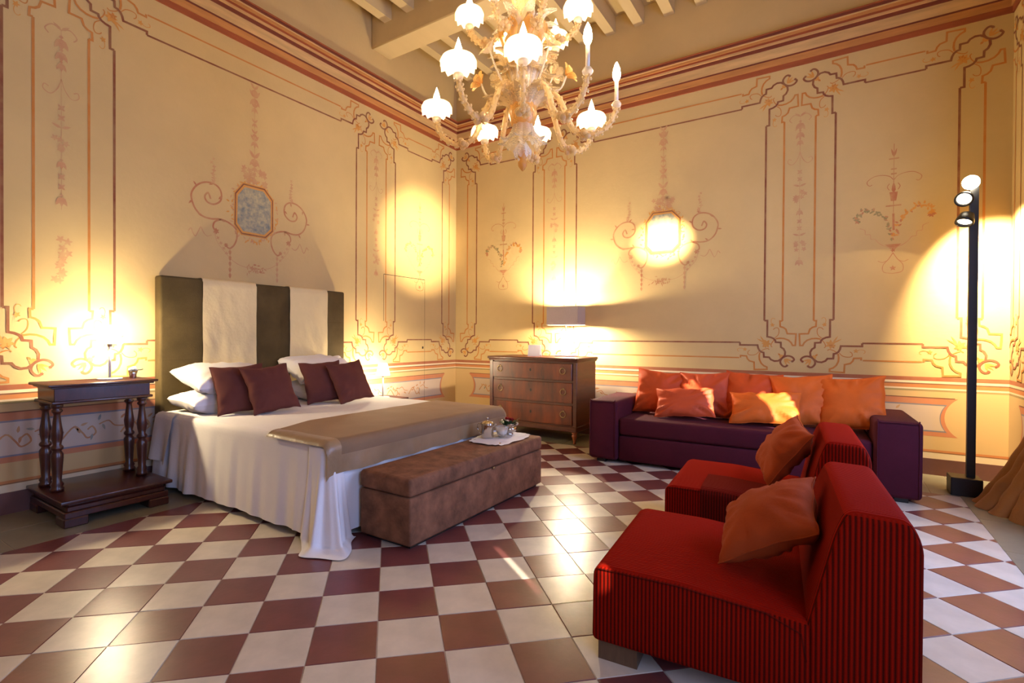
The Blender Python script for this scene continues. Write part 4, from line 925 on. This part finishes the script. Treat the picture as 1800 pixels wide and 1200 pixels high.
def leafm(r0, z0, r1, z1, w, curl):
    b = MB()
    def fn(i, j):
        s = j-0.5; wd = w*math.sin(PI*(0.12+0.86*i))**0.8*(1+0.14*math.cos(i*30)); r = r0+(r1-r0)*i**1.7+curl*max(0, i-0.75)**1.2
        z = z0+(z1-z0)*math.sin(min(1, i*1.02)*PI/2)-curl*1.1*max(0, i-0.82); return (r-0.35*wd*4*s*s, wd*s*2*0.5, z+0.006*math.cos(s*18))
    b.grid(fn, 16, 6); return b
for k in range(12): cbd(leafm(0.06, Z(2.62), 0.20, Z(2.95), 0.085, 0.14), 'glass_leaf', m_gl, ang=2*PI*k/12+0.2)
for k in range(10): cbd(leafm(0.07, Z(2.66), 0.13, Z(2.86), 0.07, 0.10), 'glass_leaf', m_glc, ang=2*PI*k/10+0.5)
for k in range(10): cbd(leafm(0.08, Z(2.60), 0.24, Z(2.70), 0.08, 0.08), 'glass_leaf', m_gl, ang=2*PI*k/10)
for k in range(9): cbd(leafm(0.06, Z(2.56), 0.17, Z(2.40), 0.075, -0.06), 'glass_leaf', m_glc, ang=2*PI*k/9)
for k in range(9): cbd(leafm(0.05, Z(3.14), 0.19, Z(3.42), 0.08, 0.12), 'glass_leaf', m_gl, ang=2*PI*k/9+0.1)
for k in range(10): cbd(leafm(0.08, Z(2.97), 0.22, Z(2.80), 0.09, -0.05), 'glass_leaf', m_gl, ang=2*PI*k/10+0.35)
for k in range(8): cbd(leafm(0.09, Z(3.05), 0.22, Z(3.18), 0.09, 0.08), 'glass_leaf', m_glc, ang=2*PI*k/8)
def flowerm(r, z, sz):
    b = MB(); c = Vector((r, 0, z)); d = Vector((0.75, 0, 0.55)).normalized(); R = d.to_track_quat('Z', 'Y').to_matrix().to_4x4(); R.translation = c
    for k in range(6):
        M = R @ Matrix.Rotation(2*PI*k/6, 4, 'Z')
        b.grid(lambda i, j: (sz*(0.15+0.85*i), (j-0.5)*sz*0.8*math.sin(PI*(0.15+0.7*i)), sz*0.55*math.sin(i*PI*0.55)), 5, 4, M=M)
    b.sphere((0, 0, sz*0.25), sz*0.25, 8, 6, M=R); return b
for k in range(8):
    a = 2*PI*k/8+0.39; hz = 2.90 if k % 2 else 2.80; rr = 0.25 if k % 2 else 0.27
    s = cbd(MB().tube(smooth_path([(0.06, 0, Z(2.62)), (0.13, 0, Z(2.70)), (rr-0.04, 0, Z(hz-0.08)), (rr, 0, Z(hz))], 5), 0.006, 6), 'flower_stem', m_glc, ang=a)
    flowerm(rr, Z(hz), 0.066).build('glass_flower', m_gl if k % 2 else m_amb, s)
def cup_wob(k, a, r, z):
    if k == 3: return r*(1+0.07*math.cos(11*a)), z-0.012*(0.5+0.5*math.cos(11*a))
    return r, z
def arm_tier(R_, zl, angs, bare, sc=1.0, z_hub=2.68, drop=0.20):
    za = zl
    pth = [(0.06, 0, Z(z_hub)), (0.06+0.14*R_, 0, Z(z_hub+0.045*sc)), (R_*0.40, 0, Z(z_hub-0.02)), (R_*0.55, 0, Z(za-drop*0.80)), (R_*0.74, 0, Z(za-drop)), (R_*0.92, 0, Z(za-drop*0.72)), (R_, 0, Z(za-0.045))]
    P = smooth_path(pth, 6); ab = MB(); ab.tube(P, [0.019*sc-0.005*sc*k/len(P) for k in range(len(P))], 10)
    for k, p in enumerate(P):
        for q in range(2):
            an = k*1.1+q*PI; tg = (P[min(k+1, len(P)-1)]-P[max(0, k-1)]).normalized(); sd = Vector((0, 1, 0)); up = sd.cross(tg)
            ab.sphere(tuple(p+(sd*math.cos(an)+up*math.sin(an))*0.019*sc), 0.0095*sc, 6, 4)
    mid = P[int(len(P)*0.62)]
    for k in range(7): a = 2*PI*k/7; ab.sphere((mid.x+0.02*math.cos(a)*sc, 0.028*math.sin(a)*sc, mid.z+0.012*math.sin(a*2)), 0.021*sc, 8, 5)
    ame = ab.mesh('arm', m_gl)
    z0 = Z(za)
    bob = MB().lathe([(0.008, z0-0.05), (0.026*sc, z0-0.035), (0.030*sc, z0-0.02), (0.02*sc, z0-0.004)], 16, R_, 0).mesh('bobeche', m_glc)
    cup = MB().lathe([(0.018*sc, z0-0.02), (0.040*sc, z0+0.004), (0.062*sc, z0+0.024), (0.096*sc, z0+0.030), (0.101*sc, z0+0.052), (0.090*sc, z0+0.074), (0.058*sc, z0+0.090), (0.020*sc, z0+0.097)], 44, R_, 0, wob=None, cap=False)
    # scalloped, drooping rim
    for idx in range(3*44, 4*44):
        a = 2*PI*(idx-3*44)/44; x, y, z = cup.v[idx]; s_ = 1+0.05*math.cos(11*a); cup.v[idx] = (R_+(x-R_)*s_, y*s_, z-0.018*(0.5+0.5*math.cos(11*a)))
    cme = cup.mesh('cup_shade', m_milk)
    bul = MB().lathe([(0.010, z0+0.05), (0.021, z0+0.075), (0.025, z0+0.098), (0.019, z0+0.128), (0.009, z0+0.160), (0.0005, z0+0.186)], 12, R_, 0).mesh('bulb', m_bulb2)
    slv = MB().lathe([(0.011, z0-0.01), (0.011, z0+0.05)], 12, R_, 0).mesh('candle_sleeve', m_candle)
    slv2 = MB().lathe([(0.012, z0-0.01), (0.012, z0+0.13)], 12, R_, 0).mesh('candle_sleeve', m_candle)
    bul2 = MB().lathe([(0.011, z0+0.12), (0.021, z0+0.14), (0.025, z0+0.162), (0.019, z0+0.20), (0.008, z0+0.228), (0.0005, z0+0.240)], 12, R_, 0).mesh('bulb', m_bulb2)
    for deg in angs:
        an = math.radians(-60+deg)
        def ob(n, me, par): o = bpy.data.objects.new(n, me); C.objects.link(o); o.parent = par; return o
        A_ = ob('arm', ame, ch); A_.rotation_euler.z = an
        ob('bobeche', bob, A_)
        if deg in bare: ob('candle_sleeve', slv2, A_); ob('bulb', bul2, A_)
        else: ob('candle_sleeve', slv, A_); ob('bulb', bul, A_); ob('cup_shade', cme, A_)
arm_tier(0.575, 2.63, [0, 37, 85, 125, 169, -151, -100, -38], (37, 85))
arm_tier(0.34, 3.15, [80, 20, 140, -160, -85, -30], (), 0.9, 3.12, 0.13)
